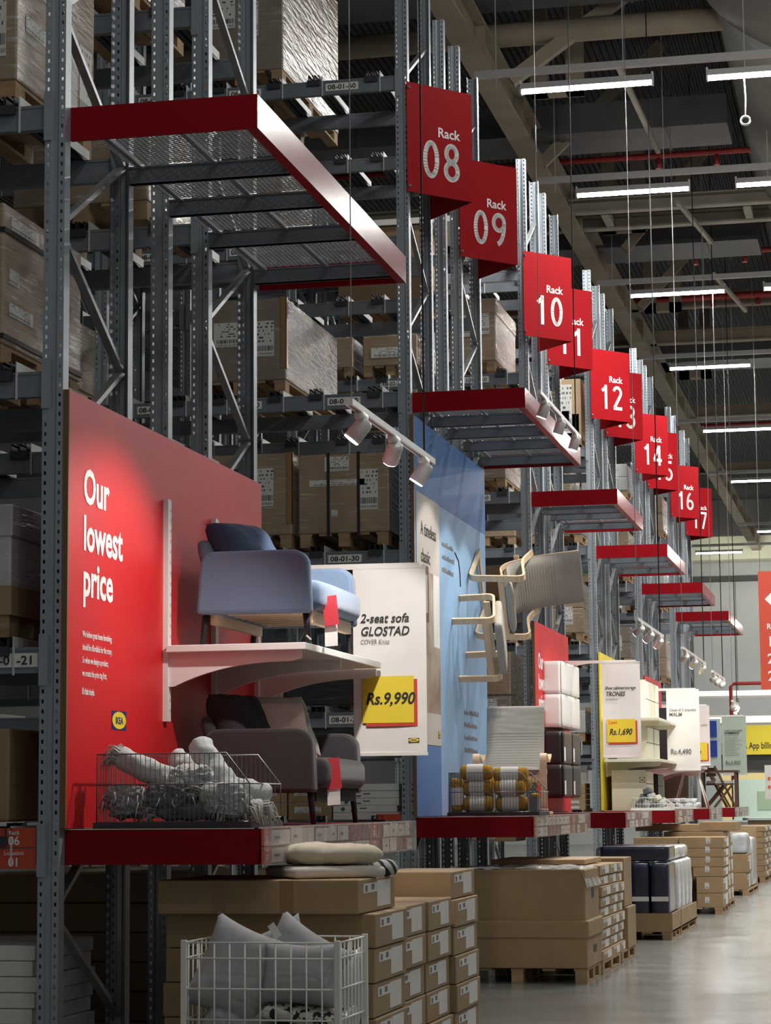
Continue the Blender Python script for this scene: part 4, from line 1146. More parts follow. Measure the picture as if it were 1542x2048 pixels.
def ticket(par, x, y, z0, z1, z2, tilt=0.0):
    o = build('price_tag', MB().bar((x+0.012, y-0.03, z0), (x+0.004, y-0.005, z1+0.01), 0.075, 0.002, (0, 1, 0)), 'paper', par)
    build('red_ticket', MB().bar((x+0.014, y-0.022, z1-0.01), (x-0.004, y-0.012, z2), 0.085, 0.003, (0, 1, 0)), 'red_ticket', par)
ticket(SB, 0.915, 1.86, 2.40, 2.53, 2.69); ticket(SG, 0.925, 1.86, 1.50, 1.60, 1.765, -0.0)
build('white_tie', MB().bar((0.815, 1.69, 2.455), (0.84, 1.70, 2.43), 0.03, 0.008), 'paper', SB)

def pillow_mb(c, w, h, tk, R, seed=0, wr=0.012, n=22, flop=0.0):
    mb = MB(); random.seed(seed); off = Vector((seed*3.1, seed*1.7, seed*0.9))
    c = Vector(c)
    def face(sg):
        def f(a, b):
            u, v = 2*a-1, 2*b-1
            if sg < 0: u = -u
            x = w/2*u*(1-0.10*(1-v*v)*u*u); y = h/2*v*(1-0.10*(1-u*u)*v*v)
            th = tk/2*max(0.0, (1-u**4)*(1-v**4))**0.55
            wv = wr*(nz(Vector((x*7, y*7, sg)) + off) + 0.6*nz(Vector((x*16, y*16, sg)) + off))*min(1, th/(tk*0.12))
            p = Vector((x, y, sg*th + wv))
            if flop: p.z += flop*u*u*h
            return c + R @ p
        return f
    mb.grid(n, n, face(1)); mb.grid(n, n, face(-1))
    return mb
def rotm(ax, ay, az):
    return (Matrix.Rotation(az, 3, 'Z') @ Matrix.Rotation(ay, 3, 'Y') @ Matrix.Rotation(ax, 3, 'X'))
def basis(xv, yv):
    x = Vector(xv).normalized(); z = x.cross(Vector(yv)).normalized(); y = z.cross(x)
    return Matrix((x, y, z)).transposed()
def pillow(lab, c, w, h, tk, R, m, grp=None, seed=0, wr=0.012, sub=1):
    o = build('cushion', pillow_mb(c, w, h, tk, R, seed, wr), m, sub=0, weld=True)
    return tag(o, lab, 'cushion', grp)
# cushions: local x along the sofa, local y up the backrest
lean_ = basis((0, 1, 0), (-0.42, 0, 0.9))
pillow('dark blue cushion leaning on the back of the blue sofa', (0.40, 1.90, 2.965), 0.52, 0.36, 0.22, basis((0.35, 1, 0), (-0.55, 0.1, 0.8)), 'sofa_blue_dark', None, 1)
pillow('off-white cushion at the far end of the blue sofa', (0.44, 2.62, 2.84), 0.40, 0.40, 0.16, basis((0.5, 1, 0), (-0.6, 0.1, 0.75)), 'cushion_white', None, 2)
pillow('black cushion at the near end of the dark grey sofa', (0.36, 1.90, 1.98), 0.46, 0.34, 0.22, basis((0.25, 1, 0), (-0.45, 0, 0.9)), 'cushion_black', None, 3)
pillow('pale pink cushion in the middle of the dark grey sofa', (0.52, 2.18, 1.93), 0.42, 0.42, 0.15, basis((0.85, 0.75, 0), (-0.5, 0.3, 0.85)), 'cushion_pink', None, 4)
pillow('beige cushion standing behind the pink one on the dark grey sofa', (0.46, 2.52, 1.97), 0.42, 0.44, 0.15, basis((0.7, 0.8, 0), (-0.45, 0.3, 0.9)), 'cushion_beige', None, 5)

# ---- price banners on wall arms
def banner(lab, x0, x1, y, zt, zb, lines, price, style, arm_from, grp='price banners', mt='paper'):
    t = thing('price_banner', lab, 'price banner', ((x0+x1)/2, y, zb), grp)
    w = x1-x0; hh = zt-zb
    mb = MB()
    def f(a, b):
        x = x0 + w*a; z = zb + hh*b
        return Vector((x, y + 0.006*math.sin(a*5)*(1-b) + 0.004*nz((a*3, b*6, x0)), z))
    mb.grid(10, 24, f); mb.grid(10, 24, lambda a, b: f(1-a, b) + Vector((0, 0.004, 0)))
    build('sheet', mb, mt, t)
    build('top_bar', MB().box(x0-0.01, x1, y-0.004, y+0.012, zt-0.006, zt+0.012), 'white_plastic', t)
    build('bottom_bar', MB().box(x0, x1+0.004, y-0.008, y+0.01, zb-0.012, zb+0.008), 'white_plastic', t)
    if arm_from is not None:
        pr_ = [(arm_from, zt+0.035), (arm_from, zt-0.06), (arm_from+0.12, zt-0.03), (arm_from+0.3, zt-0.004), (x1-0.05, zt-0.004), (x1-0.05, zt+0.03)]
        build('wall_arm', MB().prism(pr_, lambda u, v, q: Vector((u, y+0.013+0.025*q, v)), 0, 1), 'white_plastic', t)
    for (s, size, rx, rz, b_, sh, m, sx_) in lines:
        text('lettering', s, size, (x0+w*rx, y-0.010, zb+hh*rz), XV, ZV, m, t, 'LEFT', b_, sh, sx_)
    if style:
        a0, a1, b0, b1 = style
        build('price_shadow', plate((x0+w*(a0+0.045), y-0.012, zb+hh*(b0-0.018)), XV, ZV, w*(a1-a0), hh*(b1-b0), 0.001), 'price_red', t)
        pk = build('price_ticket', plate((x0+w*a0, y-0.0145, zb+hh*b0), XV, ZV, w*(a1-a0), hh*(b1-b0), 0.001), 'yellow', t)
        s, size, rx, rz, sx_ = price
        text('lettering', s, size, (x0+w*rx, y-0.0152, zb+hh*rz), XV, ZV, 'ink', pk, 'LEFT', 0.022, 0.25, sx_)
    elif price:
        s, size, rx, rz, sx_ = price
        text('lettering', s, size, (x0+w*rx, y-0.010, zb+hh*rz), XV, ZV, 'ink_grey', t, 'LEFT', 0.02, 0, sx_)
    return t
bn = banner('tall white price banner reading 2-seat sofa beside the blue sofa', 0.672, 1.15, 3.475, 3.01, 1.82,
            [('2-seat sofa', 0.080, 0.10, 0.705, 0.012, 0.25, 'ink', 0.92), ('GLOSTAD', 0.080, 0.10, 0.635, 0.014, 0.25, 'ink', 0.88), ('COVER Knisa', 0.042, 0.10, 0.59, 0.0, 0.2, 'ink_grey', 0.8)],
            ('Rs.9,990', 0.105, 0.17, 0.265, 0.88), (0.13, 0.83, 0.165, 0.415), 0.03)
oval_logo(bn, (0.672+0.48*0.82, 3.462, 1.905), XV, 0.07, 0.026, 0.0, 'logo_blue', 'logo_yellow', 'logo_blue')

# ---- wire baskets
def wire_basket(lab, x0, x1, y0, y1, z0, h, m='wire_grey', cutx=0.15, midf=0.55, pitch=0.0255, grp='wire baskets on the platforms', base='wire_grey'):
    t = thing('wire_basket', lab, 'basket', ((x0+x1)/2, (y0+y1)/2, z0), grp)
    zt = z0+h; zm = z0+h*midf
    r = 0.0028
    outline = [(x0, z0+0.03), (x0, zt), (x1-cutx, zt), (x1, zm), (x1, z0+0.03)]
    for yy in (y0, y1):
        build('rim', MB().tube([(u, yy, v) for u, v in outline + [outline[0]]], 0.0042, 6), m, t)
        build('mid_wire', MB().tube([(x0, yy, zm), (x1, yy, zm)], 0.0036, 6), m, t)
        mb = MB(); x = x0+pitch
        while x < x1-0.005:
            top = zt if x < x1-cutx else zt - (zt-zm)*(x-(x1-cutx))/cutx
            mb.tube([(x, yy, z0+0.03), (x, yy, top)], r*0.75, 4, cap=False); x += pitch
        build('side_wires', mb, m, t)
    mb = MB(); y = y0+pitch
    while y < y1:
        mb.tube([(x0, y, z0+0.03), (x0, y, zt)], r*0.75, 4, cap=False); y += pitch
    mb.tube([(x0, y0, zt), (x0, y1, zt)], 0.0042, 6)
    build('back_wires', mb, m, t)
    build('front_rim', MB().tube([(x1, y0, zm), (x1, y1, zm)], 0.0042, 6).tube([(x1, y0, z0+0.05), (x1, y1, z0+0.05)], 0.0042, 6), m, t)
    build('tray', MB().box(x0-0.015, x1+0.01, y0-0.012, y1+0.012, z0, z0+0.03), 'bar_dark' if m != 'wire_white' else m, t)
    return t
wire_basket('grey wire basket of grey fringed throws at the front of the near platform', 0.135, 0.93, 0.09, 0.68, PT, 0.37, 'wire_grey', 0.12, 0.59)

def roll(lab, p, q, r, m, grp, seed=1, fr0=True, fr1=False, sleeve=None, wob=1.0):
    p = Vector(p); q = Vector(q); t = thing('rolled_throw', lab, 'throw', (p+q)/2, grp)
    d = (q-p).normalized(); a = d.cross(Vector(ZV)).normalized(); b = a.cross(d).normalized(); Ln = (q-p).length
    def f(u, v):
        ang = 2*PI*v
        e = min(u, 1-u)
        rr = r*(0.62+0.38*min(1, e/0.10)**0.5) * (1 + wob*(0.16*nz(Vector((u*5+seed, math.cos(ang)*1.4, math.sin(ang)*1.4))) + 0.07*math.sin(u*19+seed+2*math.sin(ang+seed)) + 0.07*nz(Vector((u*16+seed, math.cos(ang)*4, math.sin(ang)*4)))))
        return p + d*(u*Ln) + rr*(math.cos(ang)*a + math.sin(ang)*b)
    mb = MB(); mb.grid(44, 28, f)
    for u in (0, 1):
        ring = [f(u, k/28) for k in range(28)]; c = p + d*(u*Ln - (0.02 if u else -0.02))
        mb.add(ring+[c], [((k+1) % 28, k, 28) if u == 0 else (k, (k+1) % 28, 28) for k in range(28)], 0, True)
    build('roll', mb, m, t, weld=True)
    random.seed(seed)
    for on, c, dd in ((fr0, p, -d), (fr1, q, d)):
        if not on: continue
        mb = MB()
        for k in range(70 if seed == 1 else 34):
            an = random.random()*2*PI; rr = r*random.uniform(0.2, 0.85)
            s0 = c + rr*(math.cos(an)*a + math.sin(an)*b) - dd*0.02
            ln = random.uniform(0.05, 0.10)
            s1 = s0 + dd*ln*0.6 + Vector((random.uniform(-.02, .02), random.uniform(-.02, .02), 0.005))
            s2 = s1 + dd*ln*0.25 + Vector((random.uniform(-.02, .02), random.uniform(-.02, .02), -ln*0.7))
            mb.tube([s0, s1, s2], [0.005, 0.0045, 0.003], 5)
        build('fringe', mb, 'fringe', t)
    if sleeve:
        u0, u1 = sleeve
        mb = MB()
        def g(u, v):
            ang = 2*PI*v; return p + d*((u0+(u1-u0)*u)*Ln) + r*1.10*(math.cos(ang)*a + math.sin(ang)*b)
        mb.grid(4, 28, g); build('paper_sleeve', mb, 'white_plastic', t)
    return t
G1 = 'rolled grey throws in the near basket'
Z1 = PT+0.035
roll('pale grey throw rolled and slanting from the top left corner of the near basket', (0.20, 0.22, Z1+0.33), (0.62, 0.25, Z1+0.13), 0.062, 'throw_grey', G1, 1, True)
roll('thick pale grey throw sticking highest out of the near basket', (0.57, 0.36, Z1+0.40), (0.78, 0.30, Z1+0.13), 0.065, 'throw_grey', G1, 2, False)
roll('pale grey throw rolled behind, top middle of the near basket', (0.40, 0.50, Z1+0.33), (0.66, 0.46, Z1+0.16), 0.06, 'throw_grey', G1, 3, False)
roll('light grey rolled throw end poking out at the open front of the near basket', (0.66, 0.34, Z1+0.20), (0.965, 0.36, Z1+0.125), 0.05, 'throw_grey', G1, 4, False)
roll('dark grey fringed throw lying low at the left of the near basket', (0.20, 0.18, Z1+0.13), (0.52, 0.20, Z1+0.06), 0.058, 'throw_dark', G1, 5, True)
roll('dark grey fringed throw lying low in the middle of the near basket', (0.42, 0.17, Z1+0.06), (0.78, 0.20, Z1+0.05), 0.052, 'throw_dark', G1, 6, True, True)
roll('pale grey throw lying across the right half of the near basket', (0.66, 0.18, Z1+0.15), (0.90, 0.16, Z1+0.06), 0.055, 'throw_grey', G1, 7, True, True)
roll('pale grey fringed throw deep at the back of the near basket', (0.25, 0.55, Z1+0.08), (0.70, 0.58, Z1+0.08), 0.07, 'throw_grey', G1, 8, True)
roll('mid grey throw lying under the slanting one in the near basket', (0.36, 0.30, Z1+0.13), (0.70, 0.36, Z1+0.08), 0.06, 'throw_dark', G1, 9, True)
roll('small fringed throw in a clear bag at the open front of the near basket', (0.80, 0.15, Z1+0.055), (0.96, 0.22, Z1+0.06), 0.05, 'throw_grey', G1, 10, True, True)

def crumple(lab, c, s, m, seed, grp=G1):
    t = thing('crumpled_throw', lab, 'throw', c, grp)
    def f(v):
        q = v*11 + Vector((seed*3, seed, 0))
        q2 = Vector((q.x*1.6, q.y*1.6, q.z*3.2))
        return v*(0.92 + 0.30*nz(q) + 0.16*(1-3*abs(nz(q2))) + 0.08*(1-3*abs(nz(q2*2.1))))
    build('cloth', MB().rbox(c, s, (s[0]*0.4, s[1]*0.4, s[2]*0.45), 34, fn=f), m, t, weld=True)
    random.seed(seed); mb = MB()
    for k in range(9):
        s0 = Vector(c) + Vector((random.uniform(-.5, .5)*s[0], -s[1]*0.5+random.uniform(-0.005, 0.02), random.uniform(-.1, .35)*s[2]))
        s1 = s0 + Vector((random.uniform(-.02, .02), -0.012, -random.uniform(0.03, 0.07)))
        mb.tube([s0, (s0+s1)/2 + Vector((random.uniform(-.012, .012), -0.004, 0)), s1], [0.004, 0.004, 0.003], 5)
    build('fringe', mb, 'fringe', t)
crumple('crumpled mid grey fringed throw at the lower left of the near basket', (0.27, 0.16, Z1+0.10), (0.22, 0.12, 0.16), 'throw_mid', 3)
crumple('crumpled dark grey throw in the lower middle of the near basket', (0.50, 0.15, Z1+0.12), (0.26, 0.10, 0.14), 'throw_dark', 5)
crumple('crumpled pale throw with a loose fringe at the lower right of the near basket', (0.80, 0.16, Z1+0.10), (0.22, 0.11, 0.15), 'throw_grey', 8)
crumple('crumpled pale throw heaped in the centre of the near basket', (0.58, 0.26, Z1+0.20), (0.26, 0.2, 0.16), 'throw_grey', 11)
# ================================================================ spotlights on hung rails
TRACKS = [(1.35, 0.50, 2.72, 3.575, 'near'), (1.12, 8.72, 11.36, 5.05, 'second'), (1.35, 14.05, 16.85, 3.47, 'third'), (1.35, 19.5, 23.2, 3.50, 'fourth'), (1.35, 24.5, 26.9, 3.46, 'fifth'), (1.25, 30.2, 31.6, 3.25, 'farthest')]
def spot(loc, aim, power, ang=62, blend=0.35):
    d = bpy.data.lights.new('spot_light', 'SPOT'); d.energy = power; d.spot_size = math.radians(ang); d.spot_blend = blend
    d.color = (1, 0.95, 0.89); d.shadow_soft_size = 0.03
    o = bpy.data.objects.new('spot_light', d); o.location = loc
    o.rotation_euler = (Vector(aim)-Vector(loc)).to_track_quat('-Z', 'Y').to_euler()
    COL.objects.link(o)
AIMS = {0: [((0.04, 0.55, 1.85), 1.35), ((0.62, 2.75, 2.25), 1.7), ((0.5, 2.4, 2.2), 0.35)],
        1: [((0.15, 9.3, 2.6), 1.0), ((0.3, 10.2, 2.6), 1.0), ((0.4, 11.0, 2.6), 1.0)],
        2: [((0.03, 15.9, 2.4), 0.9), ((0.1, 16.6, 2.3), 0.9), ((0.5, 17.7, 2.5), 0.9)],
        3: [((0.1, 21.8, 2.5), 0.9), ((0.4, 22.6, 2.2), 0.9), ((0.7, 23.9, 2.6), 0.9)],
        4: [((0.1, 27.9, 2.4), 0.8), ((0.3, 28.8, 2.2), 0.8), ((0.5, 29.8, 2.4), 0.8)],
        5: [((0.3, 34.0, 2.0), 0.8), ((0.5, 34.8, 2.0), 0.8), ((0.5, 32.5, 1.6), 0.8)]}
for i, (tx, ya_, yb_, tz, nm) in enumerate(TRACKS):
    t = thing('spotlight_rail', 'white hanging rail with three spotlights, %s' % ('nearest the camera' if i == 0 else 'against the side of the second canopy' if i == 1 else '%s along the aisle' % nm), 'spotlight rail', (tx, (ya_+yb_)/2, tz), 'hanging spotlight rails')
    build('rail', MB().box(tx-0.02, tx+0.02, ya_, yb_, tz-0.02, tz+0.015).box(tx-0.006, tx+0.006, ya_+0.02, yb_-0.02, tz-0.0215, tz-0.02, 1), ['white_plastic', 'ink_grey'], t, bevel=0.003)
    for k in range(3):
        yy = ya_ + (yb_-ya_)*(0.13, 0.50, 0.88)[k]
        aim, pw = AIMS[i][k]
        piv = Vector((tx, yy, tz-0.09))
        d = (Vector(aim)-piv).normalized()
        build('adapter', MB().rbox((tx, yy, tz-0.035), (0.05, 0.16, 0.045), 0.012, 4), 'white_plastic', t, weld=True)
        build('joint', MB().tube([(tx, yy, tz-0.055), (tx, yy, tz-0.09)], 0.012, 8), 'white_plastic', t)
        a = piv - d*0.045; e = piv + d*0.085
        hd = build('lamp_head', MB().tube([a, a+d*0.012, a+d*0.03, e], [0.032, 0.043, 0.047, 0.048], 20), 'white_plastic', t)
        build('lamp_disc', MB().tube([e+d*0.0005, e+d*0.006], 0.043, 20, smooth=False), 'lamp_glow', hd)
        spot(e + d*0.012, aim, SPOT_POWER*pw*(1 if i < 2 else 0.38), (112, 80, 70)[k] if i == 0 else 72, 0.55 if i == 0 and k == 0 else 0.3)
    for k, (yy, m, r) in enumerate(((ya_+0.06, 'wire_steel', 0.0032), (yb_-0.25, 'cable', 0.006))):
        w = build('hanging_wire', MB().tube([(tx, yy, tz+0.012), (tx, yy, 12.3)], r*(1 if i < 2 else 1.3), 5), m, t)
    if i < 2:
        build('wire_end', MB().tube([(tx, ya_+0.06, 7.2), (tx, ya_+0.06, 7.45)], 0.008, 6), 'wire_steel', t)
# ================================================================ second display: blue panel and wood armchairs
y1 = Y0[1]
t = thing('display_board', 'tall blue wall panel with a printed room poster on its left', 'wall panel', (0.02, y1+1.8, PT))
build('board', MB().box(0.006, 0.026, 8.62, 12.2, PT+0.004, 4.88), 'blue_light', t)
build('edge', MB().box(0.0, 0.026, 8.605, 8.62, PT+0.004, 4.88), 'panel_edge', t)
build('dark_band', MB().box(0.026, 0.028, 8.62, 12.2, 4.22, 4.88), 'blue_dark', t); build('dark_foot', MB().box(0.026, 0.028, 8.62, 9.72, PT+0.004, 2.02), 'blue_dark', t)
po = build('poster', MB().box(0.026, 0.030, 8.68, 9.72, 2.02, 4.22), 'poster_print', t)
build('poster_sky', MB().box(0.030, 0.031, 8.68, 9.72, 3.55, 4.22), 'poster_pale', t); build('poster_foot', MB().box(0.030, 0.031, 8.68, 9.72, 2.02, 2.30), 'poster_pale', t); build('poster_window', MB().box(0.030, 0.0308, 9.42, 9.70, 2.9, 3.56), 'paper', t)
mb = MB(); mb.box(0.0302, 0.0312, 8.95, 9.2, 3.1, 3.6); build('picture_frame', mb, 'brown_wood', t); build('picture', MB().box(0.0312, 0.0316, 9.0, 9.15, 3.18, 3.52), 'cushion_beige', t)
text('lettering', 'A timeless', 0.175, (0.031, 8.86, 3.86), YV, ZV, 'ink', t, 'LEFT', 0.004, sx=0.95)
text('lettering', 'classic', 0.175, (0.031, 8.86, 3.62), YV, ZV, 'ink', t, 'LEFT', 0.004, sx=0.95)
def squiggle(par, x, y0, z0, n, w, dz, h=0.03, m='ink_grey'):
    random.seed(int(y0*100))
    for i in range(n):
        y = y0; mb = MB()
        while y < y0 + w*(0.8+0.2*random.random()):
            l = random.uniform(0.025, 0.07); hh = h*random.uniform(0.5, 1.0)
            mb.box(x, x+0.0008, y, y+l, z0-dz*i, z0-dz*i+hh); y += l+0.018
        build('print', mb, m, par)
squiggle(t, 0.027, 9.86, 3.86, 3, 0.62, 0.12, 0.05)
squiggle(t, 0.027, 10.9, 2.35, 4, 0.8, 0.12, 0.05)
mb = MB(); mb.tube([(0.029, 10.5, 3.86), (0.029, 10.68, 3.80), (0.029, 10.75, 3.68), (0.029, 10.77, 3.56)], 0.006, 5); build('arrow', mb, 'ink', t)
oval_logo(t, (0.032, 9.62, 2.12), YV, 0.10, 0.06)

def strip(mb, path, wdt, th, xc, mi=0):
    # bent-wood strip: path in (y, z); wide across x
    n = len(path); vs = []
    for i, (y, z) in enumerate(path):
        a = Vector(path[max(i-1, 0)]); b = Vector(path[min(i+1, n-1)])
        d = (b-a).normalized(); nn = Vector((-d.y, d.x))
        for sx_, st_ in ((-1, -1), (1, -1), (1, 1), (-1, 1)):
            vs.append(Vector((xc+sx_*wdt/2, y+nn.x*st_*th/2, z+nn.y*st_*th/2)))
    fs = []
    for i in range(n-1):
        for k in range(4):
            fs.append((i*4+k, i*4+(k+1) % 4, (i+1)*4+(k+1) % 4, (i+1)*4+k))
    fs += [(3, 2, 1, 0), tuple((n-1)*4+k for k in range(4))]
    mb.add(vs, fs, mi)
def rounded(pts, r, n=7):
    out = [pts[0]]
    for i in range(1, len(pts)-1):
        p = Vector(pts[i]); a = (Vector(pts[i-1])-p); b = (Vector(pts[i+1])-p)
        q = min(r, a.length*0.48, b.length*0.48); a.normalize(); b.normalize()
        s, e = p+a*q, p+b*q
        for k in range(n+1):
            u = k/n; out.append(tuple((1-u)**2*s + 2*u*(1-u)*p + u*u*e))
    out.append(pts[-1]); return out
def armchair(lab, mw):
    t = thing('armchair', lab, 'armchair', (0, 0, 0), 'bent-wood armchairs')
    for s in (-1, 1):
        mb = MB()
        strip(mb, rounded([(0.36, 0.02), (-0.30, 0.02), (-0.355, 0.57), (0.06, 0.49), (0.30, 0.56)], 0.09), 0.062, 0.024, s*0.31)
        build('side_frame', mb, 'birch', t)
    for s in (-1, 1):
        mb = MB(); strip(mb, rounded([(-0.33, 0.36), (0.12, 0.25), (0.30, 0.55), (0.42, 1.0)], 0.16, 9), 0.045, 0.02, s*0.245)
        build('seat_frame', mb, 'birch', t)
    for q in ((-0.33, -0.30, 0.30, 0.36), (0.24, 0.27, 0.38, 0.43), (0.28, 0.345, 0.010, 0.032)):
        build('cross_rail', MB().box(-0.30, 0.30, *q), 'birch', t)
    mb = MB()
    for k in range(5): mb.bar((-0.24, 0.20+0.055*k, 0.36+0.14*k), (0.24, 0.20+0.055*k, 0.36+0.14*k), 0.05, 0.01)
    build('back_slats', mb, 'birch', t)
    # long quilted cushion following seat and back
    path = rounded([(-0.36, 0.415), (0.10, 0.315), (0.27, 0.60), (0.375, 1.03)], 0.14, 10)
    lens = [0]
    for i in range(1, len(path)): lens.append(lens[-1] + (Vector(path[i])-Vector(path[i-1])).length)
    def at(u):
        s = u*lens[-1]; i = 0
        while i < len(path)-2 and lens[i+1] < s: i += 1
        f = (s-lens[i])/max(1e-6, lens[i+1]-lens[i]); a, b = Vector(path[i]), Vector(path[i+1])
        d = (b-a).normalized(); return a+(b-a)*f, Vector((-d.y, d.x))
    def face(sg):
        def f(u, v):
            p, n = at(u); x = (2*v-1); wdt = 0.275
            e = min(1, min(u, 1-u)/0.02)**0.5; ex = (1-abs(x)**8)
            q = 0.0
            if 0.42 < u < 0.78: q = 0.011*abs(math.sin(u*PI*42))**0.5 - 0.004
            elif u >= 0.78: q = 0.004*nz((x*2, u*30, 0))+0.006
            else: q = 0.008*abs(math.sin(u*PI*42))**0.5
            h = (0.032+q)*e*ex
            nn = n*(1 if sg > 0 else -1)*h
            return Vector((x*wdt*(1-0.02*(1-e)), p.x+nn.x, p.y+nn.y))
        return f if sg > 0 else (lambda u, v: f(u, 1-v))
    mb = MB(); mb.grid(130, 14, face(1)); mb.grid(60, 14, face(-1))
    build('cushion', mb, 'fabric_grey', t, weld=False)
    t.matrix_world = mw
    return t
armchair('light grey bent-wood armchair standing on the second platform behind mustard rolls', Matrix.Translation((0.535, 10.62, PT)) @ Matrix.Rotation(math.radians(4), 4, 'Z'))
def wallmat(origin, fy, fz):
    # local z -> world +x (out from the panel); local -y -> front direction (0, fy, fz)
    front = Vector((0, fy, fz)).normalized(); zl = Vector((1, 0, 0)); yl = -front; xl = yl.cross(zl)
    M = Matrix((xl, yl, zl)).transposed().to_4x4(); M.translation = Vector(origin); return M
armchair('light grey bent-wood armchair mounted sideways on the blue panel', wallmat((0.03, 11.55, 3.55), -0.875, -0.484))
def footstool(lab, mw):
    t = thing('footstool', lab, 'footstool', (0, 0, 0))
    for s in (-1, 1):
        mb = MB(); strip(mb, rounded([(-0.23, 0.0), (-0.235, 0.40), (0.25, 0.33), (0.23, 0.0)], 0.075), 0.06, 0.024, s*0.31)
        build('side_frame', mb, 'birch', t)
    build('cross_rail', MB().box(-0.30, 0.30, -0.19, -0.165, 0.27, 0.335), 'birch', t); build('cross_rail', MB().box(-0.30, 0.30, 0.15, 0.175, 0.24, 0.30), 'birch', t)
    rt = Matrix.Rotation(math.radians(-8), 3, 'X')
    build('cushion', MB().rbox((0, 0.0, 0.395), (0.55, 0.50, 0.075), (0.035, 0.035, 0.035), 10, rt, fn=lambda v: Vector((v.x, v.y, v.z + (0.006*abs(math.sin(v.y*60)) if v.z > 0 else 0)))), 'fabric_grey', t, weld=True)
    t.matrix_world = mw
    return t
footstool('light grey footstool mounted sideways on the blue panel below the wall armchair', wallmat((0.03, 10.68, 3.06), -0.84, -0.54))

wire_basket('grey wire basket of mustard rolls in front of the platform armchair', 0.25, 1.03, 8.90, 9.48, PT+0.005, 0.37, 'wire_grey', 0.15, 0.55)
G2 = 'mustard rolled throws in the second basket'
nm = [('bottom left', 0.36, 0.62, 0.10), ('bottom right', 0.64, 0.92, 0.10), ('middle left', 0.35, 0.61, 0.235), ('middle right', 0.63, 0.90, 0.24), ('top left', 0.33, 0.61, 0.375), ('top right', 0.62, 0.92, 0.35)]
for k, (pn, xa, xb, zz) in enumerate(nm):
    roll('mustard throw in a white paper sleeve, %s of the second basket' % pn, (xa, 9.02 + 0.02*(k % 3), PT+0.035+zz-0.03), (xb, 9.02+0.02*(k % 3), PT+0.035+zz-0.03), 0.066, 'throw_mustard', G2, 20+k, False, False, (0.22, 0.74), 0.35)
roll('mustard throw in a white sleeve standing upright at the left of the second basket', (0.30, 9.02, PT+0.04), (0.295, 9.02, PT+0.33), 0.055, 'throw_mustard', G2, 31, False, False, (0.2, 0.72), 0.35)
for k, (xx, pn) in enumerate(((0.47, 'left'), (0.77, 'right'))):
    roll('mustard throw behind the front %s rolls of the second basket' % pn, (xx-0.15, 9.28, PT+0.28), (xx+0.14, 9.28, PT+0.28), 0.07, 'throw_mustard', G2, 35+k, False, False)
t = thing('gift_box', 'small grey carton holder with a mustard throw at the right end of the second basket', 'box', (1.0, 8.96, PT+0.03))
build('box', MB().box(0.955, 1.02, 8.91, 9.1, PT+0.036, PT+0.16), 'ink_grey', t)
build('throw', MB().rbox((0.99, 9.0, PT+0.175), (0.06, 0.16, 0.04), 0.02, 6, fn=lambda v: v*(1+0.2*nz(v, 30))), 'throw_mustard', t)

# ================================================================ third display: red panel with shoe cabinets
y2 = Y0[2]
t = thing('display_board', 'red wall panel with white heading behind the shoe cabinets', 'wall panel', (0.02, y2+1.3, PT), 'red wall panels')
build('board', MB().box(0.012, 0.03, y2-0.12, y2+2.67, PT+0.004, 3.58), 'red_panel', t)
build('edge', MB().box(0.0, 0.03, y2-0.135, y2-0.12, PT+0.004, 3.58), 'panel_edge', t)
words_panel(t, y2-0.10, 0.95)
oval_logo(t, (0.03, y2+0.62, 1.955), YV, 0.2, 0.10)
for (col_, z0, nmz) in (('white_plastic', 2.38, 'white'), ('cabinet_black', 1.56, 'black')):
    for c in range(2):
        for r in range(2):
            ya_ = 16.03 + 0.78*c; zz = z0 + 0.388*r
            t = thing('shoe_cabinet', '%s shoe cabinet on the red panel, %s %s of its block of four' % (nmz, ('lower', 'upper')[r], ('left', 'right')[c]), 'shoe cabinet', (0.14, ya_+0.37, zz), '%s shoe cabinets' % nmz)
            build('body', MB().rbox((0.13, ya_+0.37, zz+0.193), (0.20, 0.76, 0.386), (0.006, 0.006, 0.006), 4), col_, t, weld=True)
            build('flap', MB().rbox((0.242, ya_+0.37, zz+0.20), (0.02, 0.735, 0.372), (0.008, 0.012, 0.012), 4), col_, t, weld=True)
            build('flap_label' if nmz == 'black' else 'handle_groove', MB().box(0.256, 0.262, ya_+0.02, ya_+0.12, zz+0.04, zz+0.2) if nmz == 'black' else MB().box(0.256, 0.268, ya_+0.25, ya_+0.5, zz+0.385, zz+0.39), 'paper' if nmz == 'black' else 'ink_grey', t)
banner('white price banner reading TRONES at the far end of the red panel with shoe cabinets', 0.486, 0.962, 17.9, 3.23, 2.06,
       [('Shoe cabinet/storage', 0.055, 0.08, 0.715, 0.012, 0.25, 'ink', 0.82), ('TRONES', 0.075, 0.09, 0.645, 0.014, 0.25, 'ink', 0.85), ('52x18x39 cm', 0.035, 0.09, 0.60, 0.0, 0.1, 'ink_grey', 0.8)],
       ('Rs.1,690', 0.105, 0.17, 0.235, 0.78), (0.11, 0.86, 0.155, 0.40), 0.03)
bb = [o for o in bpy.data.objects if o.name.startswith('price_banner') and '690' not in o.name and 'TRONES' in o.get('label', '')][0]
text('lettering', '2 pack', 0.05, (0.56, 17.883, 2.06+1.17*0.355), XV, ZV, 'orange', bb, 'LEFT', 0.012, 0.25, 0.8)

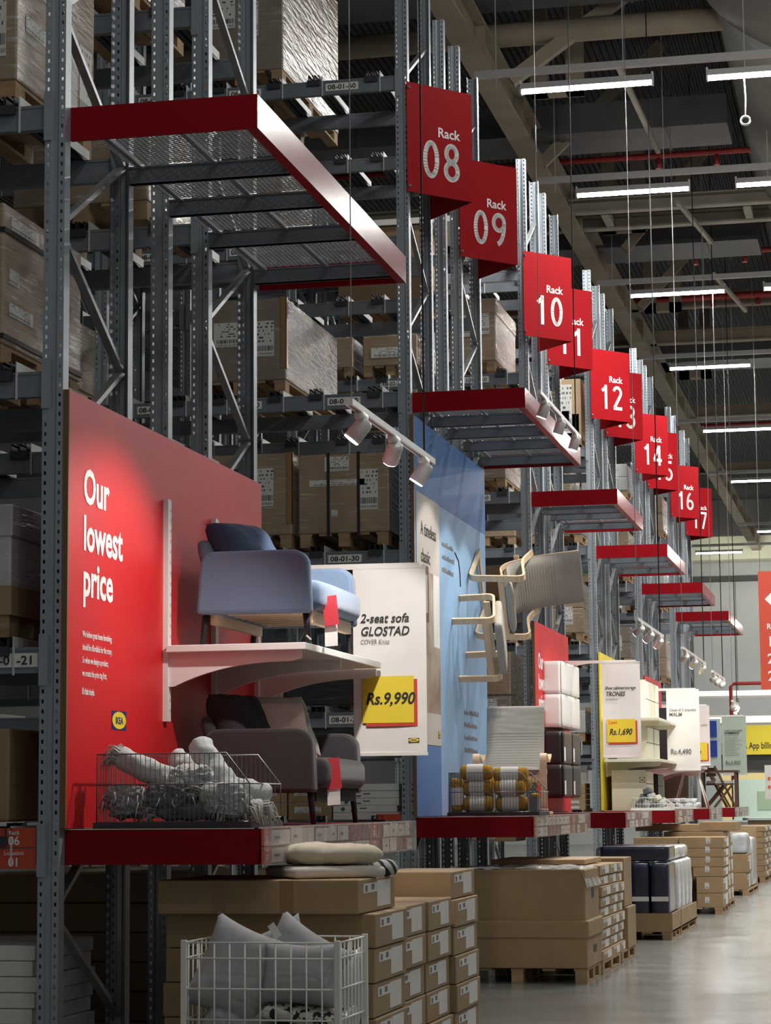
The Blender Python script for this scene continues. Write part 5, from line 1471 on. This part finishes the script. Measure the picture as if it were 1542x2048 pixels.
# ================================================================ fourth display: yellow panel, chests and drawers
y3 = Y0[3]
t = thing('display_board', 'yellow wall panel behind the cream chests', 'wall panel', (0.02, y3+1.3, PT))
build('board', MB().box(0.012, 0.03, y3-0.12, y3+2.7, PT+0.004, 3.59), 'yellow_panel', t)
for zs, nmz in ((2.63, 'upper'), (2.06, 'lower')):
    wall_shelf('cream wall shelf, %s, on the yellow panel carrying small drawer units' % nmz, (y3+0.4, y3+2.3), y3-0.05, y3+2.6, zs, 0.80, zs-0.2, zs+(0.6 if nmz == 'upper' else 0.3), 'cream wall shelves', 'cream_cabinet')
def chest(lab, x0, x1, ya_, yb_, z0, h, nd, m, grp=None):
    t = thing('drawer_chest', lab, 'chest of drawers', ((x0+x1)/2, (ya_+yb_)/2, z0), grp)
    build('carcass', MB().box(x0, x1-0.02, ya_, yb_, z0, z0+h), m, t, bevel=0.004)
    for k in range(nd):
        a = z0 + 0.02 + (h-0.03)*k/nd; c = z0 + 0.02 + (h-0.03)*(k+1)/nd - 0.01
        dr = build('drawer', MB().box(x1-0.02, x1, ya_+0.004, yb_-0.004, a, c), m, t, bevel=0.003)
        build('finger_gap', MB().box(x1-0.02, x1-0.004, ya_+0.01, yb_-0.01, c, c+0.01), 'ink', dr)
    return t
GC = 'drawer units on the cream shelves'
for zs, nmz, hh in ((2.672, 'upper', 0.55), (2.102, 'lower', 0.47)):
    for c, (ya_, yb_, pn) in enumerate(((y3+0.45, y3+1.2, 'near'), (y3+1.35, y3+2.1, 'far'))):
        chest('cream two-drawer unit on the %s cream shelf, %s end' % (nmz, pn), 0.18, 0.62, ya_, yb_, zs, hh, 2, 'cream_cabinet', GC)
t = chest('cream chest of drawers on the platform under the cream shelves', 0.12, 0.62, y3+0.25, y3+1.1, PT, 0.56, 3, 'cream_cabinet')
oval_logo(t, (0.55, y3+0.249, PT+0.42), XV, 0.08, 0.08, 0.0, 'ink_grey', 'cream_cabinet', 'ink_grey')
chest('black-brown chest of drawers on the platform behind the cream chest', 0.12, 0.64, y3+1.55, y3+2.4, PT, 0.52, 3, 'cabinet_black')
wire_basket('pale wire basket of small grey goods at the front of the fourth platform', 0.42, 0.98, y3+0.02, y3+0.22, PT, 0.17, 'wire_white', 0.12, 0.5, 0.04)
for k, (dx, dz, m) in enumerate(((0.06, 0.0, 'throw_dark'), (0.16, 0.03, 'throw_grey'), (0.26, 0.0, 'throw_dark'), (0.36, 0.02, 'throw_grey'), (0.12, 0.09, 'throw_dark'), (0.22, 0.11, 'throw_grey'), (0.3, 0.08, 'fabric_cream'), (0.18, 0.18, 'throw_dark'))):
    o = build('goods_pack', MB().rbox((0.46+dx, y3+0.12, PT+0.075+dz), (0.11, 0.12, 0.085), 0.02, 4, rotm(0.3*math.sin(k*2), 0.5*math.cos(k), 0.4*k)), m, weld=True)
    tag(o, '%s pack, %s of the pale basket, fourth platform' % (('dark grey', 'light grey', 'dark grey', 'light grey', 'dark grey', 'light grey', 'cream', 'dark grey')[k], ('lowest left', 'second along the bottom', 'third along the bottom', 'bottom right', 'middle layer left', 'middle layer centre', 'middle layer right', 'on top of the heap')[k]), 'goods pack', 'packs in the pale basket')
banner('white price banner reading MALM and Rs.4,490', 0.693, 1.18, 24.0, 3.16, 1.975,
       [('Chest of 2 drawers', 0.06, 0.08, 0.735, 0.008, 0, 'ink_grey', 0.85), ('MALM', 0.075, 0.08, 0.675, 0.02, 0, 'ink_grey', 0.95)],
       ('Rs.4,490', 0.105, 0.10, 0.20, 0.86), None, 0.03)

# ================================================================ fifth and sixth displays
y4 = Y0[4]; y5 = Y0[5]
t = thing('display_board', 'pale red wall panel behind the fifth platform goods', 'wall panel', (0.02, y4+1.3, PT), 'red wall panels')
build('board', MB().box(0.012, 0.03, y4-0.1, y4+2.6, PT+0.004, 3.58), 'red_panel', t)
chest('white tall cabinet with black doors on the fifth rack end panel', 0.05, 0.42, y4+0.3, y4+1.2, 2.1, 0.95, 2, 'cabinet_black')
wall_shelf('white wall shelf on the fifth rack end panel', (y4+0.4, y4+2.0), y4+0.2, y4+2.2, 2.05, 0.8, 1.9, 3.1, 'white wall shelves')
banner('bright white price banner with an orange ticket on the fifth rack end', 0.38, 0.86, 30.0, 3.16, 2.14, [('units', 0.06, 0.7, 0.66, 0.0, 0, 'ink_grey', 0.9)], ('9,950', 0.11, 0.25, 0.17, 0.8), (0.2, 0.9, 0.08, 0.38), 0.03)
t = thing('high_chair', 'white splay-legged high chair on the fifth platform', 'high chair', (0.62, y4+1.3, PT))
build('seat', MB().rbox((0.62, y4+1.3, PT+0.62), (0.34, 0.30, 0.14), (0.06, 0.06, 0.04), 6), 'pink_side', t, weld=True)
build('tray', MB().rbox((0.78, y4+1.3, PT+0.72), (0.36, 0.4, 0.03), (0.05, 0.05, 0.012), 5), 'white_plastic', t, weld=True)
for sx_, sy_ in ((-1, -1), (1, -1), (-1, 1), (1, 1)):
    build('leg', MB().tube([(0.62+0.12*sx_, y4+1.3+0.1*sy_, PT+0.58), (0.62+0.28*sx_, y4+1.3+0.24*sy_, PT)], 0.014, 8), 'wire_white', t)
wire_basket('white wire basket of folded pale towels on the fifth platform', 0.25, 0.80, y4+0.05, y4+0.5, PT, 0.16, 'wire_white', 0.12, 0.5, 0.04)
for k in range(7):
    o = build('folded_towel', MB().rbox((0.38+0.12*(k % 4)+0.03*(k//4), y4+0.27, PT+0.06+0.07*(k//4)), (0.15, 0.3, 0.06), 0.025, 5, rotm(0, 0.4*math.sin(k*1.7), 0.2*k)), 'film_white', weld=True)
    tag(o, 'folded pale towel, %s in the white basket on the fifth platform' % ('leftmost at the bottom', 'second along the bottom', 'third along the bottom', 'rightmost at the bottom', 'left of the upper layer', 'middle of the upper layer', 'right of the upper layer')[k], 'towel', 'towels in the white basket')
t = thing('sage_cabinet', 'narrow sage green cabinet between white high chair and black chest', 'cabinet', (0.3, y4+2.2, PT))
build('body', MB().box(0.1, 0.5, y4+2.0, y4+2.4, PT, PT+0.6), 'sage', t); build('door', MB().box(0.5, 0.515, y4+2.01, y4+2.39, PT+0.02, PT+0.58), 'sage', t)

def folding_chair(lab, x, y, z, rz):
    t = thing('folding_chair', lab, 'chair', (x, y, z), 'brown folding chairs')
    def L(a, b, c): v = Matrix.Rotation(rz, 3, 'Z') @ Vector((a, b, 0)); return (x+v.x, y+v.y, z+c)
    for s in (-0.2, 0.2):
        build('leg', MB().bar(L(-0.22, s, 0), L(0.18, s, 0.45), 0.03, 0.035), 'brown_wood', t)
        build('leg', MB().bar(L(0.22, s, 0), L(-0.2, s, 0.78), 0.03, 0.035), 'brown_wood', t)
    build('seat', MB().bar(L(0.0, -0.2, 0.44), L(0.0, 0.2, 0.44), 0.38, 0.03), 'brown_wood', t)
    for zz in (0.62, 0.72): build('back_slat', MB().bar(L(-0.17 - (zz-0.6)*0.2, -0.2, zz), L(-0.17-(zz-0.6)*0.2, 0.2, zz), 0.02, 0.06), 'brown_wood', t)
    build('seat_pad', MB().bar(L(0.0, -0.18, 0.48), L(0.0, 0.18, 0.48), 0.36, 0.05), 'cushion_grey', t)
    return t
folding_chair('brown wooden folding chair with a grey pad on the farthest platform, in front', 0.72, y5+0.5, PT, 0.5)
folding_chair('second brown wooden folding chair behind the first on the farthest platform', 0.6, y5+1.3, PT, 0.2)
t = thing('side_table', 'brown wooden table on the farthest platform behind the folding chairs', 'table', (0.6, y5+2.0, PT))
build('table_top', MB().box(0.2, 0.98, y5+1.75, y5+2.35, PT+0.68, PT+0.72), 'brown_wood', t)
for xx in (0.25, 0.9):
    for yy in (y5+1.8, y5+2.28): build('leg', MB().box(xx, xx+0.05, yy, yy+0.05, PT, PT+0.68), 'brown_wood', t)
banner('pale green price banner reading Rs.6,950', 0.61, 1.09, 36.3, 3.195, 2.03, [('Armchair, outdoor, foldable', 0.04, 0.1, 0.75, 0.01, 0, 'ink', 0.8), ('NÄMMARÖ', 0.065, 0.1, 0.70, 0.022, 0, 'ink', 0.9)],
       ('Rs.6,950', 0.105, 0.12, 0.18, 0.82), None, 0.0, 'price banners', 'paper_green')
gb = [o for o in bpy.data.objects if 'pale green price banner' in o.get('label', '')][0]
mb = MB(); random.seed(9)
for i in range(14): mb.box(0.66, 0.66+0.36*random.uniform(0.6, 1), 36.288, 36.289, 2.81-0.03*i, 2.815-0.03*i)
build('print', mb, 'ink_grey', gb)

# ================================================================ floor pallets along the aisle
GP = 'goods on floor pallets'
t = thing('pallet', 'wooden pallet under the big brown crate, nearest on the open floor', 'pallet', (0.9, 9.1, 0), 'pallets on the floor')
pallet_parts(t, 0.28, 1.46, 8.62, 9.55, 0.0, 'pallet_frame', 0.125)
t = thing('carton_crate', 'big brown three-tier carton crate with film on top, beside the flat carton stacks', 'crate', (0.9, 9.1, 0.125), GP)
build('lower_tray', MB().box(0.28, 1.47, 8.6, 9.56, 0.125, 0.385), 'cardboard', t, bevel=0.01)
build('sleeve', MB().box(0.265, 1.485, 8.585, 9.57, 0.375, 0.52), 'cardboard', t, bevel=0.012)
build('upper_carton', MB().box(0.30, 1.455, 8.63, 9.54, 0.50, 0.945), 'cardboard', t, bevel=0.012)
mb = MB()
def fm(u, v):
    return Vector((0.29+1.19*u, 8.60+0.96*v, 0.95 + 0.030*abs(nz((u*6, v*5, 2))) + 0.012*nz((u*19, v*17, 4)) - (0.16*max(0, (u-0.95)/0.05))))
mb.grid(50, 40, fm)
build('film_sheet', mb, 'stretch_film', t)
build('hand_hole', MB().box(1.4705, 1.473, 9.0, 9.2, 0.24, 0.30), 'black', t); build('hand_hole', MB().box(1.4555, 1.458, 9.05, 9.2, 0.70, 0.78), 'black', t)
def stack(lab, x0, x1, ya_, yb_, z0, n, h, grp, mt='cardboard'):
    for k in range(n):
        z = z0+h*k
        carton(lab % NUM[min(n-1-k, 6)] if n <= 7 else lab % ('number %d from the bottom' % (k+1)), x0+0.012*((k*3) % 3), x1-0.012*((k*5) % 3), ya_, yb_, z, z+h-0.004, grp, mt)
for k, (a, c) in enumerate(((9.68, 11.05), (11.15, 12.30))):
    t = thing('pallet', 'wooden pallet under the %s column of thin cartons by the big crate' % ('nearer', 'farther')[k], 'pallet', (1.0, a, 0), 'pallets on the floor')
    pallet_parts(t, 0.5, 1.46, a, c, 0.0, 'pallet_frame', 0.11)
stack('thin brown carton, %s in the nearer column beside the big crate', 0.5, 1.46, 9.70, 10.45, 0.11, 9, 0.0935, GP)
stack('thin brown carton, %s in the second column beside the big crate', 0.5, 1.455, 10.48, 11.10, 0.11, 9, 0.093, GP)
stack('thin brown carton, %s in the third column beside the big crate', 0.5, 1.45, 11.15, 11.55, 0.11, 9, 0.092, GP)
carton('brown carton half open with film spilling out, at the far end of the thin cartons', 0.5, 1.47, 11.6, 12.3, 0.11, 0.50, GP, 'cardboard', (), False)
carton('tall brown carton on the half open one at the far end of the thin cartons', 0.5, 1.44, 11.6, 12.25, 0.505, 0.97, GP, 'cardboard', (), False)
carton('flat open carton lid lying across the thin carton columns', 0.45, 1.30, 9.8, 11.0, 0.955, 1.0, GP, 'cardboard_light', (), False)
# navy and white wrapped goods
for k, (a, c) in enumerate(((14.9, 15.9), (16.0, 18.05))):
    t = thing('pallet', 'wooden pallet under the %s wrapped goods' % ('navy', 'white')[k], 'pallet', (1.0, a, 0), 'pallets on the floor')
    pallet_parts(t, 0.6, 1.57, a, c, 0.0, 'pallet_frame', 0.09)
    t = thing('carton_tray', 'brown carton tray holding the %s wrapped goods' % ('navy', 'white')[k], 'tray', (1.0, a, 0.09), GP)
    build('tray_wall', MB().box(0.6, 1.58, a-0.01, a+0.005, 0.09, 0.29).box(1.565, 1.58, a, c, 0.09, 0.29).box(0.6, 1.58, a, c, 0.09, 0.105), 'cardboard', t)
for k in range(4):
    x1 = 1.545-0.215*k
    t = thing('wrapped_bale', 'navy wrapped upright bale, %s from the aisle in the nearest row' % ('first', 'second', 'third', 'fourth')[k], 'bale', (x1-0.1, 15.2, 0.11), 'navy wrapped bales')
    build('bale', MB().rbox((x1-0.098, 15.35, 0.475), (0.196, 0.85, 0.73), 0.03, 6), 'film_navy', t, weld=True)
    build('white_band', MB().box(x1-0.19, x1-0.005, 14.915, 14.926, 0.42, 0.47), 'paper', t)
t = tag(build('wrapped_bale', MB().rbox((1.17, 15.35, 0.94), (0.76, 0.8, 0.17), 0.03, 6), 'film_navy', weld=True), 'long navy wrapped bale lying on top of the upright navy bales', 'bale', 'navy wrapped bales')
for k in range(4):
    ya_ = 16.02 + 0.5*k
    tag(build('wrapped_bale', MB().rbox((1.05, ya_+0.24, 0.47), (0.98, 0.47, 0.73), 0.05, 7, fn=lambda v: v*(1+0.03*nz(v, 5))), 'film_white', weld=True), 'white film-wrapped upright bale, %s of the row behind the navy ones' % ('first', 'second', 'third', 'last')[k], 'bale', 'white wrapped bales')
for k in range(2):
    tag(build('wrapped_bale', MB().rbox((1.05, 16.5+1.0*k, 0.915), (0.9, 0.9, 0.15), 0.05, 7, fn=lambda v: v*(1+0.03*nz(v, 5))), 'film_white', weld=True), 'white film-wrapped bale lying on top of the white row, %s one' % ('nearer', 'farther')[k], 'bale', 'white wrapped bales')
# brown cartons of the fourth pallet group
for k, (a, c, xr) in enumerate(((20.9, 22.0, 1.68), (22.05, 23.9, 1.64))):
    t = thing('pallet', 'wooden pallet under the %s labelled brown cartons past the white bales' % ('nearer', 'farther')[k], 'pallet', (1.2, a, 0), 'pallets on the floor')
    pallet_parts(t, 0.5, xr, a, c, 0.0, 'pallet_frame', 0.09)
for k, (x0, x1, z0, z1) in enumerate(((1.34, 1.69, 0.09, 0.28), (1.34, 1.69, 0.28, 0.5), (1.30, 1.70, 0.5, 0.63), (1.12, 1.71, 0.63, 0.76), (1.12, 1.71, 0.76, 0.88), (1.12, 1.72, 0.88, 1.03))):
    t = carton('labelled brown carton, %s of the pile right past the white bales' % ('lowest', 'second lowest', 'third lowest', 'fourth lowest', 'fifth lowest', 'topmost')[k], x0, x1, 20.9, 21.95, z0, z1-0.004, GP)
    label_plate(t, x1-0.24, 20.9, z0+0.06, 0.06, 0.08)
for k in range(4):
    carton('brown carton left in the pile past the white bales, %s' % ('lowest', 'second', 'third', 'topmost')[k], 0.5, 1.10, 20.95, 21.95, 0.09+0.235*k, 0.32+0.235*k, GP, 'cardboard', (), False)
for c in range(3):
    for k in range(5):
        carton('small brown carton, %s layer, %s column behind the labelled pile' % (('lowest', 'second', 'third', 'fourth', 'top')[k], ('near', 'middle', 'far')[c]), 0.8, 1.63, 22.08+0.6*c, 22.66+0.6*c, 0.09+0.2*k, 0.285+0.2*k, GP)
carton('long brown carton lying across the top of the labelled pile, left', 0.4, 1.30, 22.1, 22.9, 1.10, 1.19, GP, 'cardboard', (), False)
carton('wide brown carton topping the piles, below the red and clear platform edge', 1.30, 1.80, 22.1, 23.2, 1.10, 1.22, GP, 'cardboard', (), False)
# white film and cartons of the fifth group
t = thing('pallet', 'wooden pallet under the film-wrapped white goods near the right edge', 'pallet', (1.5, 26, 0), 'pallets on the floor')
pallet_parts(t, 0.9, 1.63, 27.3, 29.9, 0.0, 'pallet_frame', 0.09)
carton('brown carton, lower, under the white film goods near the right edge', 1.0, 1.6, 27.3, 28.4, 0.09, 0.36, GP)
carton('brown carton, upper, under the white film goods near the right edge', 1.0, 1.62, 27.3, 28.4, 0.365, 0.66, GP)
tag(build('wrapped_bale', MB().rbox((1.3, 27.85, 0.83), (0.62, 1.1, 0.33), 0.08, 8, fn=lambda v: v*(1+0.08*nz(v, 4))), 'film_white', weld=True), 'white film bale on two brown cartons near the right edge', 'bale', 'white wrapped bales')
tag(build('wrapped_bale', MB().rbox((1.3, 29.1, 0.5), (0.66, 1.1, 0.82), 0.08, 8, fn=lambda v: v*(1+0.06*nz(v, 4))), 'film_white', weld=True), 'tall white film bale behind the two brown cartons near the right edge', 'bale', 'white wrapped bales')
carton('tall brown board carton behind the white film goods', 1.0, 1.62, 29.75, 29.95, 0.09, 1.05, GP, 'cardboard', (), False)
for k in range(9):
    carton('thin brown carton, number %d from the floor in the stack at the right edge' % (k+1), 1.05, 1.56-0.03*(k % 2), 33.4, 34.6, 0.10+0.105*k, 0.20+0.105*k, GP)
for k in range(9):
    carton('thin brown carton, number %d from the floor in the rear stack at the right edge' % (k+1), 1.0, 1.55-0.03*(k % 2), 34.7, 36.2, 0.10+0.105*k, 0.20+0.105*k, GP)
t = thing('pallet', 'wooden pallet under the thin carton stacks at the right edge', 'pallet', (1.3, 34.5, 0), 'pallets on the floor')
pallet_parts(t, 0.9, 1.55, 33.4, 36.2, 0.0, 'pallet_frame', 0.10)
t = thing('packing_table', 'grey-white table top behind the carton piles at the right edge', 'table', (1.9, 38, 0))
build('table_top', MB().box(0.9, 3.2, 37.4, 38.6, 1.12, 1.17), 'counter', t)
build('box', MB().box(1.75, 3.0, 38.0, 38.6, 1.17, 1.42), 'counter', t)
build('base', MB().box(1.0, 3.1, 37.5, 38.5, 0.0, 1.12), 'cardboard', t)

# white bin of cushions in front
t = thing('wire_bin', 'white wire bin full of grey cushions at the bottom of the view', 'wire bin', (1.14, -0.22, 0))
bx0, bx1, by0, by1, bt = 0.776, 1.512, -0.50, 0.07, 0.868
for xx, yy in ((bx0, by0), (bx1, by0), (bx0, by1), (bx1, by1)):
    build('post', MB().box(xx-0.014, xx+0.014, yy-0.012, yy+0.012, 0.0, bt+0.012), 'wire_white', t, bevel=0.003)
for yy, nm_ in ((by0, 'front_grid'), (by1, 'back_grid')):
    mb = MB()
    for k in range(1, 10): mb.tube([(bx0+(bx1-bx0)*k/10, yy, 0.12), (bx0+(bx1-bx0)*k/10, yy, bt)], 0.0042, 6)
    for zz in (bt, bt-0.072, bt-0.212, bt-0.352, bt-0.492, bt-0.632, 0.12): mb.tube([(bx0, yy, zz), (bx1, yy, zz)], 0.0048, 6)
    build(nm_, mb, 'wire_white', t)
for xx in (bx0, bx1):
    mb = MB()
    for k in range(1, 8): mb.tube([(xx, by0+(by1-by0)*k/8, 0.12), (xx, by0+(by1-by0)*k/8, bt)], 0.0042, 6)
    for zz in (bt, bt-0.072, bt-0.212, bt-0.352, bt-0.492, bt-0.632, 0.12): mb.tube([(xx, by0, zz), (xx, by1, zz)], 0.0048, 6)
    build('side_grid', mb, 'wire_white', t)
mb = MB()
for k in range(11): mb.tube([(bx0+(bx1-bx0)*k/10, by0, 0.12), (bx0+(bx1-bx0)*k/10, by1, 0.12)], 0.004, 6)
build('bottom_grid', mb, 'wire_white', t)
GB = 'cushions in the white wire bin'
pillow('grey cushion standing on its corner at the left of the wire bin', (0.985, -0.33, 0.72), 0.40, 0.46, 0.20, basis((1, 0.05, -0.42), (0.45, 0.25, 0.9)), 'cushion_grey', GB, 11, 0.010)
pillow('grey cushion with a white care tag leaning highest at the right of the wire bin', (1.235, -0.20, 0.72), 0.40, 0.44, 0.20, basis((1, 0.1, -0.62), (0.55, 0.25, 0.85)), 'cushion_grey', GB, 12, 0.010)
pillow('plump grey cushion in the front right of the wire bin', (1.30, -0.36, 0.715), 0.38, 0.30, 0.19, basis((1, 0.05, -0.05), (0.05, 0.2, 1)), 'cushion_grey', GB, 13, 0.012)
pillow('grey cushion behind, between the two tallest in the wire bin', (1.12, -0.08, 0.75), 0.36, 0.36, 0.14, basis((1, 0.0, 0.45), (-0.4, 0.2, 1)), 'cushion_grey', GB, 14, 0.010)
pillow('grey cushion lying low at the left of the wire bin', (1.02, -0.34, 0.50), 0.38, 0.40, 0.18, basis((1, 0.1, -0.5), (0.3, 0.5, 0.8)), 'cushion_grey', GB, 15, 0.014)
pillow('black and white spotted cushion lying under the plump one in the wire bin', (1.30, -0.31, 0.545), 0.38, 0.34, 0.08, basis((1, 0.1, -0.12), (0.1, 1, 0.15)), 'spotted_fabric', GB, 16, 0.010)
pillow('dark grey cushion at the bottom of the wire bin', (1.26, -0.26, 0.44), 0.44, 0.44, 0.17, basis((1, 0, 0.1), (0, 1, 0.2)), 'throw_dark', GB, 17, 0.012)
pillow('white cushion in clear film at the right side of the wire bin', (1.44, -0.02, 0.62), 0.26, 0.40, 0.11, basis((0.2, 1, 0), (0.1, 0, 1)), 'film_white', GB, 18, 0.02)
pillow('crumpled white film-wrapped cushion low at the right side of the wire bin', (1.43, -0.10, 0.42), 0.34, 0.30, 0.13, basis((0.1, 1, 0.2), (0.1, -0.2, 1)), 'film_white', GB, 19, 0.035)
tg = build('care_tag', MB().bar((1.15, -0.335, 0.945), (1.19, -0.34, 0.885), 0.035, 0.002, (0, 1, 0)), 'paper', None)
tag(tg, 'white care tag sewn on the tallest right cushion in the wire bin', 'tag')
# things lying on top of the flat cartons
tag(build('seat_pad', MB().rbox((1.21, 0.62, 1.252), (0.50, 0.40, 0.105), (0.10, 0.10, 0.05), 16, rotm(0, 0.02, 0.55),
          fn=lambda v: Vector((v.x*(1+0.05*nz(v*6)), v.y, v.z*(1+0.35*nz(Vector((v.x*5, v.y*9, 1)))) + 0.012*nz(v*14)))), 'fabric_cream', weld=True), 'lumpy cream seat pad lying on top of the flat off-white one', 'seat pad')
o = build('seat_pad', MB().rbox((1.18, 0.62, 1.165), (0.50, 0.46, 0.062), (0.03, 0.03, 0.028), 8, rotm(0, 0, 0.6), fn=lambda v: Vector((v.x, v.y, v.z+0.004*nz(v, 8)))), 'cushion_white', weld=True)
tag(o, 'flat off-white seat pad lying on the nearest flat carton stack', 'seat pad')
o = build('striped_roll', MB().rbox((1.425, 0.90, 1.175), (0.14, 0.15, 0.085), 0.042, 8, fn=lambda v: v*(1+0.12*nz(v, 9))), 'striped_fabric', weld=True)
tag(o, 'black and white striped bundle at the right end of the seat pads', 'bundle')

# ================================================================ far end of the hall
t = thing('hanging_sign', 'red hanging sign with a white arrow and numbers at the right edge', 'sign', (2.3, 30, 3.4))
build('panel', MB().box(1.765, 3.2, 30, 30.03, 3.43, 5.49), 'red_tag', t)
mb = MB(); mb.add([(1.87, 29.995, 5.0), (2.03, 29.995, 4.84), (2.03, 29.995, 5.16)], [(0, 1, 2)]); mb.box(1.99, 2.3, 29.995, 29.998, 4.95, 5.05)
build('arrow', mb, 'white_letter', t)
for k, s in enumerate(('Rack', '18', '20', '22')):
    text('lettering', s, 0.13 if k == 0 else 0.24, (1.89, 29.997, 4.48-0.30*k), XV, ZV, 'white_letter', t, 'LEFT', 0.02)
for xx in (1.8, 3.1): build('hanging_wire', MB().tube([(xx, 30.015, 5.49), (xx, 30.015, 11.5)], 0.006, 5), 'wire_steel', t)
t = thing('billing_sign', 'yellow overhead sign reading App billing at the far right', 'sign', (2, 50, 2.7))
build('panel', MB().box(-0.08, 4.5, 50, 50.05, 2.70, 3.45), 'yellow', t)
text('lettering', 'IKEA App billing', 0.24, (-0.08, 49.995, 2.85), XV, ZV, 'ink', t, 'LEFT', 0.014, sx=0.66)
for xx in (1.0, 2.6): build('post', MB().box(xx, xx+0.06, 50.06, 50.12, 0, 6), 'white_paint', t)
t = thing('blue_sign', 'small dark blue signs on the far wall left of the green banner', 'sign', (-0.9, 55, 2.9))
build('upper_panel', MB().box(-1.45, -0.9, 55, 55.05, 3.3, 3.75), 'sign_blue', t); build('lower_panel', MB().box(-1.45, -0.9, 55, 55.05, 2.75, 3.2), 'sign_blue', t); build('post', MB().box(-1.5, -0.8, 55.05, 55.1, 0, 3.8), 'counter', t)
t = thing('office_front', 'low cream-walled office front under the yellow sign at the far end', 'office', (2, 60, 0))
build('wall', MB().box(-2.2, 9, 60, 60.3, 0, 2.35), 'wall_cream', t)
build('fascia', MB().box(-2.2, 9, 59.8, 60.3, 2.9, 3.25), 'wall_paint', t)
build('dark_window', MB().box(-2.2, 9, 60.05, 60.2, 2.35, 2.9), 'duct_dark', t)
build('ledge', MB().box(-2.6, 9, 58.5, 60.3, 3.8, 4.0), 'white_paint', t)
build('soffit', MB().box(-2.6, 9, 58.5, 60.3, 4.6, 4.75), 'white_paint', t)
t = thing('kiosk', 'mint green kiosk with a small window at the far right', 'kiosk', (1.5, 48, 0))
build('body', MB().box(0.0, 4.0, 48, 49, 0, 2.05), 'mint', t); build('window', MB().box(0.6, 1.5, 47.98, 48, 1.3, 1.75), 'sage', t); build('counter_top', MB().box(-0.2, 4.0, 47.4, 48.0, 1.0, 1.05), 'counter', t)
build('counter_front', MB().box(-0.1, 4.0, 47.5, 47.9, 0, 1.0), 'counter', t)
t = thing('notice_board', 'white notice board with green strip at the far right edge', 'notice board', (1.4, 45, 1.2))
build('sheet', MB().box(0.95, 1.9, 45, 45.03, 1.55, 2.35), 'paper', t)
build('green_strip', MB().box(1.30, 1.36, 44.99, 45.0, 1.57, 2.33), 'green', t)
build('blue_picture', MB().box(1.40, 1.9, 44.99, 45.0, 1.95, 2.33), 'blue_light', t)
for i in range(2):
    for j in range(2): build('picture_mark', MB().box(1.02+0.14*i, 1.08+0.14*i, 44.99, 45.0, 1.8+0.2*j, 1.87+0.2*j), 'orange', t)
build('stand', MB().box(1.4, 1.45, 45.03, 45.08, 0, 1.6), 'counter', t)
PX = -0.27
t = thing('red_standpipe', 'red fire pipe bending across the far wall behind the green banner', 'pipe', (0.6, 52, 0))
build('pipe', MB().tube([(PX, 52, 0.0), (PX, 52, 4.55), (PX+0.08, 52, 4.63), (3.4, 52, 4.64)], 0.05, 10), 'red_pipe', t)
for xx in (-1.5, 1.5, 4.5, 7.5):  # added fill lights that brighten the far end and back wall
    area_light('far_fill_light', (xx, 66.0, 9.58), 1.5, 0.12, 170)
    area_light('far_fill_light', (xx, 55.5, 6.5), 1.5, 0.3, 160)
area_light('far_fill_light', (2.0, 46.5, 4.5), 1.5, 0.5, 110)
for xx in (-1.5, 2.0, 5.5): area_light('duct_fill_light', (xx, 71.0, 9.0), 1.5, 0.3, 45, (1, 0.98, 0.88), (math.radians(125), 0, 0))  # added fill lights tilted up to brighten the cream duct
